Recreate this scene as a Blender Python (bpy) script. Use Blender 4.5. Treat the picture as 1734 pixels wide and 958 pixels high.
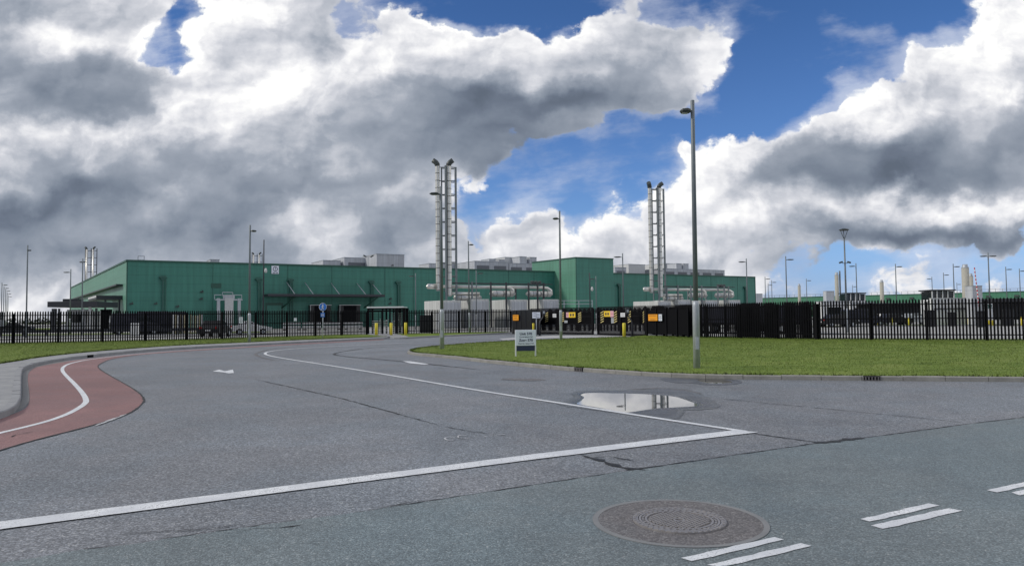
import bpy, bmesh, math, random
from mathutils import Vector, Matrix
random.seed(7)
R = math.radians
scene = bpy.context.scene
for o in list(bpy.data.objects): bpy.data.objects.remove(o)
C = scene.collection

# ---------------------------------------------------------------- camera
FPX, PITCH, ROLL, EYE = 1252.0, math.atan(57.3/1252.0), math.atan(0.0105), 1.6
W0, H0 = 1734, 958
cam_d = bpy.data.cameras.new('camera'); cam = bpy.data.objects.new('camera', cam_d); C.objects.link(cam)
scene.camera = cam
cam_d.sensor_width = 36; cam_d.lens = FPX/W0*36; cam_d.clip_start = 0.1; cam_d.clip_end = 6000
RM = Matrix.Rotation(R(90)+PITCH, 3, 'X') @ Matrix.Rotation(-ROLL, 3, 'Z')
cam.matrix_world = Matrix.Translation((0, 0, EYE)) @ RM.to_4x4()
scene.render.resolution_x, scene.render.resolution_y = 1024, 565

# ---------------------------------------------------------------- light
SUN_EL, SUN_AZ = R(33), R(-98)          # azimuth measured from +Y towards +X
scene.view_settings.view_transform = 'Standard'; scene.view_settings.look = 'None'
scene.view_settings.exposure = 0.0; scene.view_settings.gamma = 1
sd = bpy.data.lights.new('sun', 'SUN'); sd.energy = 2.0; sd.angle = R(9); sd.color = (1, .95, .87)
sun = bpy.data.objects.new('sun', sd); C.objects.link(sun)
sv = Vector((math.sin(SUN_AZ)*math.cos(SUN_EL), math.cos(SUN_AZ)*math.cos(SUN_EL), math.sin(SUN_EL)))
sun.rotation_euler = (-sv).to_track_quat('-Z', 'Y').to_euler(); sun.location = (0, 0, 60)

# ---------------------------------------------------------------- small node language
class NT:
    def __init__(s, tree): s.t = tree; s.n = tree.nodes; s.l = tree.links
    def put(s, sock, v):
        if isinstance(v, E): s.l.new(v.s, sock)
        elif isinstance(v, bpy.types.NodeSocket): s.l.new(v, sock)
        else: sock.default_value = v
    def math(s, op, a, b=None, c=None, clamp=False):
        n = s.n.new('ShaderNodeMath'); n.operation = op; n.use_clamp = clamp
        s.put(n.inputs[0], a)
        if b is not None: s.put(n.inputs[1], b)
        if c is not None: s.put(n.inputs[2], c)
        return E(s, n.outputs[0])
    def smooth(s, v, a, b, lo=0., hi=1., kind='SMOOTHSTEP'):
        n = s.n.new('ShaderNodeMapRange'); n.interpolation_type = kind
        s.put(n.inputs[0], v); n.inputs[1].default_value = a; n.inputs[2].default_value = b
        n.inputs[3].default_value = lo; n.inputs[4].default_value = hi
        return E(s, n.outputs[0])
    def xyz(s, x, y, z):
        n = s.n.new('ShaderNodeCombineXYZ')
        for i, v in enumerate((x, y, z)): s.put(n.inputs[i], v)
        return n.outputs[0]
    def sep(s, v):
        n = s.n.new('ShaderNodeSeparateXYZ'); s.put(n.inputs[0], v)
        return [E(s, o) for o in n.outputs]
    def noise(s, v, scale, detail=4, rough=.5, lac=2., dist=0., dim='2D', col=False):
        n = s.n.new('ShaderNodeTexNoise'); n.noise_dimensions = dim
        if v is not None: s.put(n.inputs['Vector'], v)
        n.inputs['Scale'].default_value = scale; n.inputs['Detail'].default_value = detail
        n.inputs['Roughness'].default_value = rough; n.inputs['Lacunarity'].default_value = lac
        n.inputs['Distortion'].default_value = dist
        return n.outputs['Color'] if col else E(s, n.outputs['Fac'])
    def voro(s, v, scale, detail=0, rough=.5, feature='F1', rnd=1., out='Distance', smooth=0.3, dim='2D'):
        n = s.n.new('ShaderNodeTexVoronoi'); n.voronoi_dimensions = dim; n.feature = feature
        if v is not None: s.put(n.inputs['Vector'], v)
        n.inputs['Scale'].default_value = scale
        if 'Detail' in n.inputs: n.inputs['Detail'].default_value = detail; n.inputs['Roughness'].default_value = rough
        n.inputs['Randomness'].default_value = rnd
        if feature == 'SMOOTH_F1': n.inputs['Smoothness'].default_value = smooth
        return E(s, n.outputs[out]) if out == 'Distance' else n.outputs[out]
    def mix(s, f, a, b, blend='MIX'):
        n = s.n.new('ShaderNodeMix'); n.data_type = 'RGBA'; n.blend_type = blend
        s.put(n.inputs[0], f)
        for i, v in ((6, a), (7, b)):
            if isinstance(v, (tuple, list)) and len(v) == 3: v = (*v, 1)
            s.put(n.inputs[i], v)
        return n.outputs[2]
    def ramp(s, f, stops, interp='LINEAR'):
        n = s.n.new('ShaderNodeValToRGB'); cr = n.color_ramp; cr.interpolation = interp
        while len(cr.elements) > 1: cr.elements.remove(cr.elements[0])
        for i, (p, c) in enumerate(stops):
            e = cr.elements[0] if i == 0 else cr.elements.new(p)
            if i == 0: e.position = p
            e.color = (*c, 1) if len(c) == 3 else c
        s.put(n.inputs[0], f); return n.outputs[0]
class E:
    def __init__(s, t, sock): s.t = t; s.s = sock
    def __add__(a, b): return a.t.math('ADD', a, b)
    def __radd__(a, b): return a.t.math('ADD', b, a)
    def __sub__(a, b): return a.t.math('SUBTRACT', a, b)
    def __rsub__(a, b): return a.t.math('SUBTRACT', b, a)
    def __mul__(a, b): return a.t.math('MULTIPLY', a, b)
    def __rmul__(a, b): return a.t.math('MULTIPLY', b, a)
    def __truediv__(a, b): return a.t.math('DIVIDE', a, b)
    def clamp(a): return a.t.math('ADD', a, 0., clamp=True)
    def abs(a): return a.t.math('ABSOLUTE', a)
    def max(a, b): return a.t.math('MAXIMUM', a, b)
    def min(a, b): return a.t.math('MINIMUM', a, b)

# ---------------------------------------------------------------- sky: Nishita blue with procedural cumulus by direction
wd = bpy.data.worlds.new('World'); scene.world = wd; wd.use_nodes = True
wt = wd.node_tree; wt.nodes.clear(); T = NT(wt)
SKY_STRENGTH = 0.12
sky = wt.nodes.new('ShaderNodeTexSky'); sky.sky_type = 'NISHITA'; sky.sun_disc = False
sky.sun_elevation = SUN_EL; sky.sun_rotation = SUN_AZ; sky.air_density = 1.0; sky.dust_density = 0.3; sky.ozone_density = 3.0
tc = wt.nodes.new('ShaderNodeTexCoord')
dx, dy, dz = T.sep(tc.outputs['Generated'])
yy = dy.abs().max(0.18)
s0 = dx/yy; t0 = dz/yy                                # gnomonic coordinates of the direction
P0 = T.xyz(s0, t0*1.25, 0.)
# (coverage, brightness) of the cloud deck; columns every 3.4 deg of azimuth, rows every 2.3 deg of elevation
cov_rows = [
 "88888788874322454222111299",
 "99998399984211364133211299",
 "99999499969998999722552599",
 "99999799999999999822338999",
 "99999999999999999602799999",
 "99999999999999841137999999",
 "99999999999985333999999999",
 "99999999999953336999999999",
 "99999999999934259999999999",
 "99999999999969789999999985",
 "99999999999999999976336344",
 "88888888888888888776466565",
]
bri_rows = [
 "66667777665666777766666999",
 "66677799658988766655555999",
 "55788997679888876655557999",
 "33444999888677645766559997",
 "65323899865211124678999885",
 "77888886744222355679996544",
 "56464456654323555995223333",
 "56212543345666669952101246",
 "32244433753569689987788999",
 "22333323763668889876211122",
 "55555544556677666654577666",
 "77777777777777777777777777",
]
def lin(v): return ((v+.055)/1.055)**2.4 if v > .04045 else v/12.92
PX0, PX1 = -75, 1800
s_w = T.noise(P0, 3.2, 3, .5); s_w2 = T.noise(T.xyz(s0+7.3, t0*1.3-22.1, 4.), 3.2, 3, .5)
f_w = T.noise(T.xyz(s0+19, t0*1.2, 9.), 11., 6, .55); f_w2 = T.noise(T.xyz(s0-33.7, t0*1.2, 13.), 11., 6, .55)
sw = s0 + (s_w-.5)*.10 + (f_w-.5)*.10
tw = t0 + .004 + (s_w2-.5)*.07 + (f_w2-.5)*.075
fx = T.smooth(sw, (PX0-867)/1252, (PX1-867)/1252, kind='LINEAR')
fy = (535.8/1252 - tw - s0*.0)*(1252/50.) + 1.0       # row number (row 0 is y=-50)
cur = None
for r_, (c_, b_) in enumerate(zip(cov_rows, bri_rows)):
    stops = []
    n = len(c_)
    for i in range(n): stops.append((i/(n-1), (int(c_[i])/9, int(b_[min(i, len(b_)-1)])/9, 0)))
    col = T.ramp(fx, stops, 'EASE')
    cur = col if cur is None else T.mix(T.smooth(fy, r_-1, r_), cur, col)
cc, bb, _ = T.sep(cur)
cc = cc + T.smooth(cc, .8, 1., 0., .3)
def billow(dx_, dy_):
    v = T.voro(T.xyz(sw+dx_, t0*1.3+dy_, 1.), 11., 4, .55, 'F1')
    nn = T.noise(T.xyz(s0+dx_, t0*1.2+dy_, 2.), 16., 8, .58)
    return (1.-v)*.55 + nn*.75
def shape(dx_, dy_):
    v = T.voro(T.xyz(sw+dx_+3., tw*1.4+dy_, 1.), 7., 2., .36, 'F1')
    nn = T.noise(T.xyz(s0+dx_, t0*1.5+dy_, 2.), 7.5, 5.5, .46)
    return (1.-v)*.5 + nn*.8
h0 = billow(0., 0.)
g0 = shape(0., 0.); g1 = shape(-.018, .022)
relief = g0-g1
h2 = billow(-.006, .008)
fine_r = h0-h2
dens = cc + (h0-.72)*.72
alpha = T.smooth(dens, .43, .60)
low = T.noise(T.xyz(s0+50, t0*1.8, 5.), 5., 5, .5)
rim = T.smooth(dens, .5, .95, .13, 0.)
bb = bb*.90 + .07
br = bb + relief*.72*T.smooth(bb, .1, .6, .5, 1.) + (low-.5)*.22 + fine_r*T.smooth(bb, .35, .75, .03, .27) + (h0-.72)*.14 + rim*T.smooth(bb, .3, .6) 
br = br.clamp()
cloud = T.ramp(br, [(0, (lin(.38), lin(.42), lin(.48))), (.12, (lin(.43), lin(.47), lin(.535))), (.24, (lin(.50), lin(.54), lin(.60))), (.5, (lin(.63), lin(.66), lin(.71))),
                    (.75, (lin(.82), lin(.83), lin(.86))), (.92, (lin(.96), lin(.96), lin(.97))), (1, (1.05, 1.05, 1.03))])
cs = T.mix(1., cloud, (1/SKY_STRENGTH,)*3, 'MULTIPLY')
wt.nodes[-1].clamp_result = False
tint = T.ramp(T.smooth(t0, 0., .42, kind='LINEAR'), [(0, (.44, .58, 1.15)), (.25, (.54, .70, 1.02)), (1, (.37, .56, .84))])
skyc = T.mix(1., sky.outputs[0], tint, 'MULTIPLY')
ws = T.noise(T.xyz(s0*.9+t0*.5+70, t0*2.6-s0*.5, 0.), 5.5, 7, .6)
wisp = T.smooth(cc + (ws-.5)*1.3, .30, .85, 0., .6)
skyc = T.mix(wisp, skyc, T.mix(.45, tuple(v/SKY_STRENGTH for v in (lin(.74), lin(.79), lin(.90))), cs))
final = T.mix(alpha, skyc, cs)
bg = wt.nodes.new('ShaderNodeBackground'); bg.inputs['Strength'].default_value = SKY_STRENGTH
wt.links.new(final, bg.inputs[0])
wo = wt.nodes.new('ShaderNodeOutputWorld'); wt.links.new(bg.outputs[0], wo.inputs[0])
wd.cycles.sampling_method = 'MANUAL'; wd.cycles.sample_map_resolution = 512

# ---------------------------------------------------------------- placement helpers (photo survey -> metres)
EYEV = Vector((0, 0, EYE))
def ray(px, py): return RM @ Vector(((px-W0/2)/FPX, (H0/2-py)/FPX, -1))
def gp(px, py, z=0.):
    d = ray(px, py); t = (z-EYE)/d.z
    return Vector((d.x*t, d.y*t, z))
def pt(px, py, Y):
    d = ray(px, py); t = Y/d.y
    return EYEV + d*t
def zat(px, py, Y): return pt(px, py, Y).z
def hy(px): return 535.8-.0105*(px-867)
def base(px, Y, z=0.):                       # ground point on the sight line of column px at depth Y
    p = pt(px, hy(px), Y); return Vector((p.x, p.y, z))

# ---------------------------------------------------------------- materials
MATS = {}
def new_mat(name):
    m = bpy.data.materials.new(name); m.use_nodes = True
    t = m.node_tree; b = t.nodes['Principled BSDF']; MATS[name] = m
    return m, NT(t), b
def set_bump(T_, b, h, strength=.3, dist=.01):
    n = T_.n.new('ShaderNodeBump'); n.inputs['Strength'].default_value = strength; n.inputs['Distance'].default_value = dist
    T_.put(n.inputs['Height'], h); T_.l.new(n.outputs[0], b.inputs['Normal'])
def mat(name, col, rough=.6, metal=0., var=.15, scale=3., bump=0., spec=.5):
    m, T_, b = new_mat(name)
    tc_ = T_.n.new('ShaderNodeTexCoord'); o = tc_.outputs['Object']
    n = T_.noise(o, scale, 5, .6, dim='3D')
    n2 = T_.noise(o, scale*9, 3, .6, dim='3D')
    f = (n*.7+n2*.3)
    lo = tuple(c*(1-var) for c in col); hi = tuple(min(1, c*(1+var)) for c in col)
    T_.l.new(T_.mix(T_.smooth(f, .3, .7, kind='LINEAR'), lo, hi), b.inputs['Base Color'])
    T_.put(b.inputs['Roughness'], T_.smooth(f, .3, .7, rough*.88, min(1, rough*1.12), kind='LINEAR'))
    b.inputs['Metallic'].default_value = metal; b.inputs['Specular IOR Level'].default_value = spec
    if bump: set_bump(T_, b, f, bump, .02)
    return m

def mat_asphalt(name, dark, light, cell=95., patch=(.88, 1.1), rough=.8, tone=(1, 1, 1), wear=0.0):
    m, T_, b = new_mat(name)
    tc_ = T_.n.new('ShaderNodeTexCoord'); o = tc_.outputs['Object']
    c1 = T_.voro(o, cell, out='Color', feature='F1', dim='2D')
    r, g, bl = T_.sep(c1)
    d1 = T_.voro(o, cell, dim='2D')
    fine = T_.noise(o, cell*1.6, 2, .6)
    mid = T_.noise(o, 14., 5, .7); big = T_.noise(o, .35, 6, .6); huge = T_.noise(o, .07, 3, .5)
    stain = T_.noise(o, 1.6, 7, .68)
    v = T_.smooth(r*.75 + fine*.35 + (mid-.5)*.35, .22, 1.0, 0, 1, 'LINEAR')
    base_ = T_.ramp(v, [(0, tuple(dark*t for t in tone)), (.5, tuple((dark*.5+light*.5)*.95*t for t in tone)), (.86, tuple(light*t for t in tone)), (1, tuple(light*1.65*t for t in (1, 1, .97)))])
    k = T_.smooth(big, .3, .7, patch[0], patch[1], 'LINEAR')*T_.smooth(huge, .3, .7, .93, 1.07, 'LINEAR')*T_.smooth(stain, .3, .62, .86, 1.04, 'LINEAR')
    hue = T_.mix(T_.smooth(T_.noise(o, .5, 4, .6), .4, .62), (1.01, 1., .99), (.97, 1.005, 1.02))
    col = T_.mix(1., base_, hue, 'MULTIPLY')
    kk = T_.xyz(k, k, k)
    col = T_.mix(1., col, kk, 'MULTIPLY')
    T_.l.new(col, b.inputs['Base Color'])
    T_.put(b.inputs['Roughness'], T_.smooth(stain, .3, .7, rough-.12, rough+.08, 'LINEAR'))
    b.inputs['Specular IOR Level'].default_value = .45
    set_bump(T_, b, (1.-d1)*.6 + fine*.6 + mid*.5, .55, .006)
    return m

mat_asphalt('asphalt_old', .115, .285, 70., (.88, 1.1), tone=(.955, 1.02, 1.13))
mat_asphalt('asphalt_road', .120, .245, 95., (.93, 1.07), .78, tone=(.87, 1.05, 1.13))
mat_asphalt('asphalt_red', .085, .15, 130., (.9, 1.08), .82, tone=(2.2, 1.25, 1.24))
mat_asphalt('asphalt_patch', .095, .21, 85., (.92, 1.08), .8, tone=(1.04, 1., 1.03))
mat_asphalt('tar', .010, .030, 120., (.8, 1.1), .6)
mat_asphalt('damp_edge', .10, .21, 70., (.88, 1.1), .6, tone=(.96, 1.02, 1.08))
mat_asphalt('wet_film', .03, .09, 80., (.9, 1.1), .2)
mat_asphalt('damp_asphalt', .055, .15, 90., (.85, 1.1), .42)

def mat_paint():
    m, T_, b = new_mat('road_paint')
    o = T_.n.new('ShaderNodeTexCoord').outputs['Object']
    w = T_.noise(o, 60., 5, .75); w2 = T_.noise(o, 2.2, 5, .6); chips = T_.voro(o, 95., out='Color', dim='2D')
    r, g, _ = T_.sep(chips)
    worn = T_.smooth(w*.55 + w2*.3 + r*.3, .65, .76)
    c = T_.mix(T_.smooth(w2, .35, .65), (.60, .62, .65), (.76, .78, .80))
    T_.l.new(T_.mix(worn*.75, c, (.16, .165, .175)), b.inputs['Base Color'])
    b.inputs['Roughness'].default_value = .6; set_bump(T_, b, w, .3, .004)
mat_paint()
def mat_paint_worn():
    m, T_, b = new_mat('road_paint_worn')
    o = T_.n.new('ShaderNodeTexCoord').outputs['Object']
    w = T_.noise(o, 40., 5, .75); w2 = T_.noise(o, 5., 4, .6)
    worn = T_.smooth(w*.6 + w2*.4, .42, .6)
    T_.l.new(T_.mix(worn, (.62, .63, .65), (.14, .145, .155)), b.inputs['Base Color']); b.inputs['Roughness'].default_value = .7
mat_paint_worn()

def mat_grass():
    m, T_, b = new_mat('lawn')
    o = T_.n.new('ShaderNodeTexCoord').outputs['Object']
    x_, y_, _z = T_.sep(o); so = T_.xyz(x_*.35+y_*.16, y_*2.2-x_*.5, 0.)
    a = T_.noise(o, .55, 5, .6); c = T_.noise(so, 1.6, 5, .6); d = T_.noise(o, 28., 4, .7)
    f = a*.35 + c*.4 + d*.35
    T_.l.new(T_.ramp(f, [(.36, (.060, .100, .012)), (.45, (.105, .162, .020)), (.54, (.140, .205, .029)), (.66, (.20, .25, .055))]), b.inputs['Base Color'])
    b.inputs['Roughness'].default_value = .85; b.inputs['Specular IOR Level'].default_value = .2
    set_bump(T_, b, d*.6+c, .25, .03)
    m, T_, b = new_mat('grass_blade')
    o = T_.n.new('ShaderNodeTexCoord').outputs['Object']
    x_, y_, _z = T_.sep(o); so = T_.xyz(x_*.35+y_*.16, y_*2.2-x_*.5, 0.); c = T_.noise(so, 1.6, 5, .6); d = T_.noise(o, 30., 2, .6)
    T_.l.new(T_.ramp(c*.55+d*.2+T_.noise(o, .3, 4, .6)*.25, [(.37, (.065, .108, .013)), (.46, (.112, .172, .021)), (.55, (.148, .215, .030)), (.68, (.21, .26, .06))]), b.inputs['Base Color'])
    b.inputs['Roughness'].default_value = .7; b.inputs['Specular IOR Level'].default_value = .15
    ge = T_.n.new('ShaderNodeNewGeometry'); vm = T_.n.new('ShaderNodeVectorMath'); vm.operation = 'SCALE'; vm.inputs['Scale'].default_value = .1; T_.l.new(ge.outputs['Normal'], vm.inputs[0])
    va = T_.n.new('ShaderNodeVectorMath'); va.operation = 'ADD'; va.inputs[1].default_value = (0, 0, .8); T_.l.new(vm.outputs[0], va.inputs[0])
    vn = T_.n.new('ShaderNodeVectorMath'); vn.operation = 'NORMALIZE'; T_.l.new(va.outputs[0], vn.inputs[0]); T_.l.new(vn.outputs[0], b.inputs['Normal'])
mat_grass()

def mat_slabs():
    m, T_, b = new_mat('paving')
    tc_ = T_.n.new('ShaderNodeTexCoord'); o = tc_.outputs['Object']
    br_ = T_.n.new('ShaderNodeTexBrick'); T_.l.new(o, br_.inputs['Vector'])
    br_.inputs['Scale'].default_value = 1.; br_.inputs['Brick Width'].default_value = .9; br_.inputs['Row Height'].default_value = .6
    br_.inputs['Mortar Size'].default_value = .006
    br_.inputs['Color1'].default_value = (.33, .335, .34, 1); br_.inputs['Color2'].default_value = (.27, .275, .285, 1); br_.inputs['Mortar'].default_value = (.09, .09, .09, 1)
    n = T_.noise(o, 3., 6, .65); n2 = T_.noise(o, 60., 3, .6)
    k = T_.smooth(n*.6+n2*.4, .3, .7, .72, 1.12, 'LINEAR')
    T_.l.new(T_.mix(1., br_.outputs['Color'], T_.xyz(k, k, k), 'MULTIPLY'), b.inputs['Base Color'])
    b.inputs['Roughness'].default_value = .85; set_bump(T_, b, n2, .3, .004)
mat_slabs()

def mat_cladding(name, col, rough=.45, seam=1.35, vseam=0., axis=0, corr=0.):
    m, T_, b = new_mat(name)
    tc_ = T_.n.new('ShaderNodeTexCoord'); o = tc_.outputs['Object']
    x, y, z = T_.sep(o)
    fr = T_.math('FRACT', z/seam)
    line = T_.math('LESS_THAN', (fr-.5).abs(), .035/seam)
    pan = T_.math('FLOOR', z/seam)
    u = x if axis == 0 else y
    cell = T_.math('FLOOR', u/12.)
    wn = T_.n.new('ShaderNodeTexWhiteNoise'); wn.noise_dimensions = '3D'
    T_.l.new(T_.xyz(cell, pan, 0.), wn.inputs['Vector'])
    stre = T_.noise(T_.xyz(x*2., y*2., z*.12), 1., 6, .6, dim='3D')
    k = E(T_, wn.outputs['Value'])*.07 + T_.smooth(stre, .35, .65, .84, 1.08, 'LINEAR')
    k = k*(1.-line*.18)
    h = line
    if vseam:
        fv = T_.math('FRACT', u/vseam); lv = T_.math('LESS_THAN', (fv-.5).abs(), .03/vseam)
        k = k*(1.-lv*.3); h = h+lv
    T_.l.new(T_.mix(1., (*col, 1), T_.xyz(k, k, k), 'MULTIPLY'), b.inputs['Base Color'])
    b.inputs['Roughness'].default_value = rough
    if corr:
        w = T_.math('SINE', (x+y)*(6.283/corr)); set_bump(T_, b, w, .9, .03)
    else: set_bump(T_, b, 1.-h, .4, .03)
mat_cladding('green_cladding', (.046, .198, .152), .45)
mat_cladding('green_cladding_lit_side', (.10, .26, .185), .45, vseam=3.2, axis=1)  # same green, lightened: sunlight on left-facing walls put into the colour
mat_cladding('far_green', (.05, .19, .11), .5, seam=2.)
mat_cladding('plant_grey', (.45, .47, .50), .45, seam=1.6, vseam=1.2)
mat_cladding('enclosure_grey', (.50, .51, .50), .45, seam=4., corr=.55)
mat('green_trim', (.022, .09, .065), .45)
mat('green_pipe', (.03, .115, .09), .45)
mat('black_paint', (.010, .010, .013), .4, var=.2)
mat('fence_black', (.004, .004, .006), .6, var=.2, spec=.12)
mat('dark_steel', (.030, .032, .040), .5)
mat('dark_void', (.006, .006, .008), .9, spec=.1)
mat('galvanised', (.42, .45, .48), .48, metal=.35, var=.16, scale=6)
mat('pole_grey', (.16, .185, .20), .5, metal=.2, var=.12, scale=5)
mat('lamp_dark', (.045, .055, .055), .45)
mat('stainless', (.66, .65, .61), .34, metal=.75, var=.04, scale=1.2)
mat('seam_dark', (.13, .13, .12), .5, var=.1)
mat('stainless_matt', (.56, .56, .54), .4, metal=.7, var=.08, scale=2)
mat('white_paint', (.70, .71, .72), .5, var=.08)
mat('off_white', (.55, .56, .56), .6, var=.12)
mat('white_gloss', (.78, .79, .80), .25, var=.04)
mat('yellow_paint', (.74, .62, .05), .5, var=.12)
mat('orange_sign', (.82, .33, .01), .5, var=.05)
mat('yellow_sign', (.78, .52, .03), .5, var=.05)
mat('chevron_yellow', (.62, .52, .22), .5, var=.05)
mat('pink_sign', (.72, .45, .50), .5, var=.08)
mat('navy', (.018, .028, .075), .45, var=.1)
mat('sign_white', (.80, .84, .93), .45, var=.04)
mat('sign_blue', (.015, .14, .50), .35, var=.05)
mat('red_paint', (.50, .03, .04), .45, var=.1)
mat('kerb_stone', (.25, .245, .225), .85, var=.28, scale=2.5, bump=.4)
mat('kerb_grey', (.26, .265, .275), .85, var=.22, scale=2.5, bump=.3)
mat('gutter_stone', (.19, .19, .19), .85, var=.2)
mat('yard_concrete', (.38, .38, .37), .85, var=.14, scale=.6)
mat('apron_concrete', (.42, .42, .42), .85, var=.12, scale=.8)
mat('earth', (.075, .095, .04), .95, var=.35, scale=.05)
mat('beige_stack', (.40, .385, .33), .7, var=.1)
mat('container_blue', (.008, .010, .024), .5, var=.2)
mat('timber', (.34, .29, .18), .8, var=.3)
mat('rubber', (.012, .012, .012), .8)
mat('red_lens', (.35, .01, .01), .25)
mat('iron', (.15, .14, .138), .6, metal=.3, var=.3, scale=20, bump=.3)
mat('iron_worn', (.30, .285, .28), .45, metal=.4, var=.25, scale=25, bump=.2)
mat('seal_ring', (.20, .205, .21), .75, var=.15)
mat('louvre', (.16, .17, .19), .5)
m_, T_, b_ = new_mat('dark_glass'); b_.inputs['Base Color'].default_value = (.015, .018, .02, 1); b_.inputs['Roughness'].default_value = .08
m_, T_, b_ = new_mat('puddle_water')
o_ = T_.n.new('ShaderNodeTexCoord').outputs['Object']
b_.inputs['Base Color'].default_value = (.02, .022, .025, 1)
ed_ = T_.noise(o_, 1.5, 4, .6)
b_.inputs['Roughness'].default_value = .015; b_.inputs['IOR'].default_value = 1.6
set_bump(T_, b_, T_.noise(o_, 5., 2, .5), .015, .01)

# ---------------------------------------------------------------- mesh builder
class MB:
    def __init__(s): s.v = []; s.f = []; s.m = []; s.sm = []
    def add(s, vs, fs, m=0, smooth=False):
        o = len(s.v); s.v += [Vector(v) for v in vs]
        for f in fs: s.f.append([o+i for i in f]); s.m.append(m); s.sm.append(smooth)
    def box(s, c, size, rz=0., m=0, bev=0., M=None):
        x, y, z = size[0]/2, size[1]/2, size[2]/2
        if bev:
            b = min(bev, x*.45, y*.45, z*.45); vs = []; 
            bm_ = bmesh.new(); bmesh.ops.create_cube(bm_, size=1)
            bmesh.ops.scale(bm_, vec=size, verts=bm_.verts); bmesh.ops.bevel(bm_, geom=bm_.edges[:], offset=b, segments=1, affect='EDGES')
            vs = [v.co.copy() for v in bm_.verts]; bm_.verts.index_update(); fs = [[v.index for v in f.verts] for f in bm_.faces]; bm_.free()
        else:
            vs = [Vector((i, j, k)) for i in (-x, x) for j in (-y, y) for k in (-z, z)]
            fs = [(0, 1, 3, 2), (4, 6, 7, 5), (0, 4, 5, 1), (2, 3, 7, 6), (0, 2, 6, 4), (1, 5, 7, 3)]
        rot = M if M is not None else Matrix.Rotation(rz, 3, 'Z')
        s.add([rot @ v + Vector(c) for v in vs], fs, m); return s
    def tube(s, pts, r, n=12, m=0, cap=True, smooth=True):
        pts = [Vector(p) for p in pts]; rs = r if isinstance(r, (list, tuple)) else [r]*len(pts)
        rings = []; up = None
        for i, p in enumerate(pts):
            a = pts[max(i-1, 0)]; b = pts[min(i+1, len(pts)-1)]; t = (b-a).normalized()
            if up is None: up = Vector((0, 0, 1)) if abs(t.z) < .9 else Vector((1, 0, 0))
            x = t.cross(up).normalized(); y = x.cross(t).normalized(); up = y
            rings.append([p + x*math.cos(2*math.pi*k/n)*rs[i] + y*math.sin(2*math.pi*k/n)*rs[i] for k in range(n)])
        vs = [v for rg in rings for v in rg]; fs = []
        for i in range(len(pts)-1):
            for k in range(n): fs.append((i*n+k, i*n+(k+1) % n, (i+1)*n+(k+1) % n, (i+1)*n+k))
        s.add(vs, fs, m, smooth)
        if cap: s.add(rings[0], [list(range(n))[::-1]], m); s.add(rings[-1], [list(range(n))], m)
        return s
    def prism(s, poly, z0, z1, m=0, mside=None):
        n = len(poly); vs = [Vector((p[0], p[1], z0)) for p in poly] + [Vector((p[0], p[1], z1)) for p in poly]
        s.add(vs, [list(range(n, 2*n))], m); s.add(vs, [list(range(n))[::-1]], m)
        s.add(vs, [(i, (i+1) % n, n+(i+1) % n, n+i) for i in range(n)], m if mside is None else mside); return s
    def sheet(s, poly, z=None, m=0):
        s.add([Vector((p[0], p[1], p[2] if z is None else z)) for p in poly], [list(range(len(poly)))], m); return s
    def strip(s, L, Rr, m=0):
        n = len(L); s.add(list(L)+list(Rr), [(i, i+1, n+i+1, n+i) for i in range(n-1)], m); return s
    def build(s, name, mats, parent=None, origin=(0, 0, 0)):
        o = Vector(origin); me = bpy.data.meshes.new(name)
        me.from_pydata([tuple(v-o) for v in s.v], [], s.f)
        mats = [mats] if isinstance(mats, str) else mats
        for k in mats: me.materials.append(MATS[k])
        me.polygons.foreach_set('material_index', s.m); me.polygons.foreach_set('use_smooth', s.sm)
        me.update()
        bm_ = bmesh.new(); bm_.from_mesh(me); bmesh.ops.remove_doubles(bm_, verts=bm_.verts, dist=1e-5) if len(bm_.verts) < 400 else None
        bmesh.ops.recalc_face_normals(bm_, faces=bm_.faces); bm_.to_mesh(me); bm_.free()
        ob = bpy.data.objects.new(name, me); C.objects.link(ob)
        if parent is not None: ob.parent = parent
        elif origin != (0, 0, 0): ob.location = o
        return ob
def tag(o, label=None, cat=None, group=None, kind=None):
    if label: o['label'] = label
    if cat: o['category'] = cat
    if group: o['group'] = group
    if kind: o['kind'] = kind
    return o
def empty(name, loc, label, cat, group=None, rz=0.):
    o = bpy.data.objects.new(name, None); C.objects.link(o); o.location = loc; o.rotation_euler = (0, 0, rz); o.empty_display_size = .3
    return tag(o, label, cat, group)
def struct(o): o['kind'] = 'structure'; return o
def copy_tree(o, parent=None):
    c = o.copy(); C.objects.link(c)
    if parent is not None: c.parent = parent; c.matrix_parent_inverse = o.matrix_parent_inverse
    for ch in list(o.children): copy_tree(ch, c)
    return c
def spline(P, n=8, closed=False):
    P = [Vector(p) for p in P]; out = []; N = len(P)
    for i in range(N if closed else N-1):
        p0 = P[(i-1) % N] if closed or i > 0 else P[0]; p1 = P[i]; p2 = P[(i+1) % N]; p3 = P[(i+2) % N] if closed or i+2 < N else P[-1]
        for k in range(n):
            t = k/n; out.append(.5*((2*p1)+(p2-p0)*t+(2*p0-5*p1+4*p2-p3)*t*t+(3*p1-p0-3*p2+p3)*t**3))
    if not closed: out.append(P[-1])
    return out
def offset(P, d):                             # positive = to the left of travel
    out = []
    for i, p in enumerate(P):
        a = P[max(i-1, 0)]; b = P[min(i+1, len(P)-1)]; t = (b-a); t.z = 0; t.normalize()
        out.append(p+Vector((-t.y, t.x, 0))*d)
    return out
def zed(P, z): return [Vector((p[0], p[1], z)) for p in P]
def gps(L, z=0.): return [gp(x, y, z) for x, y in L]
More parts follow.
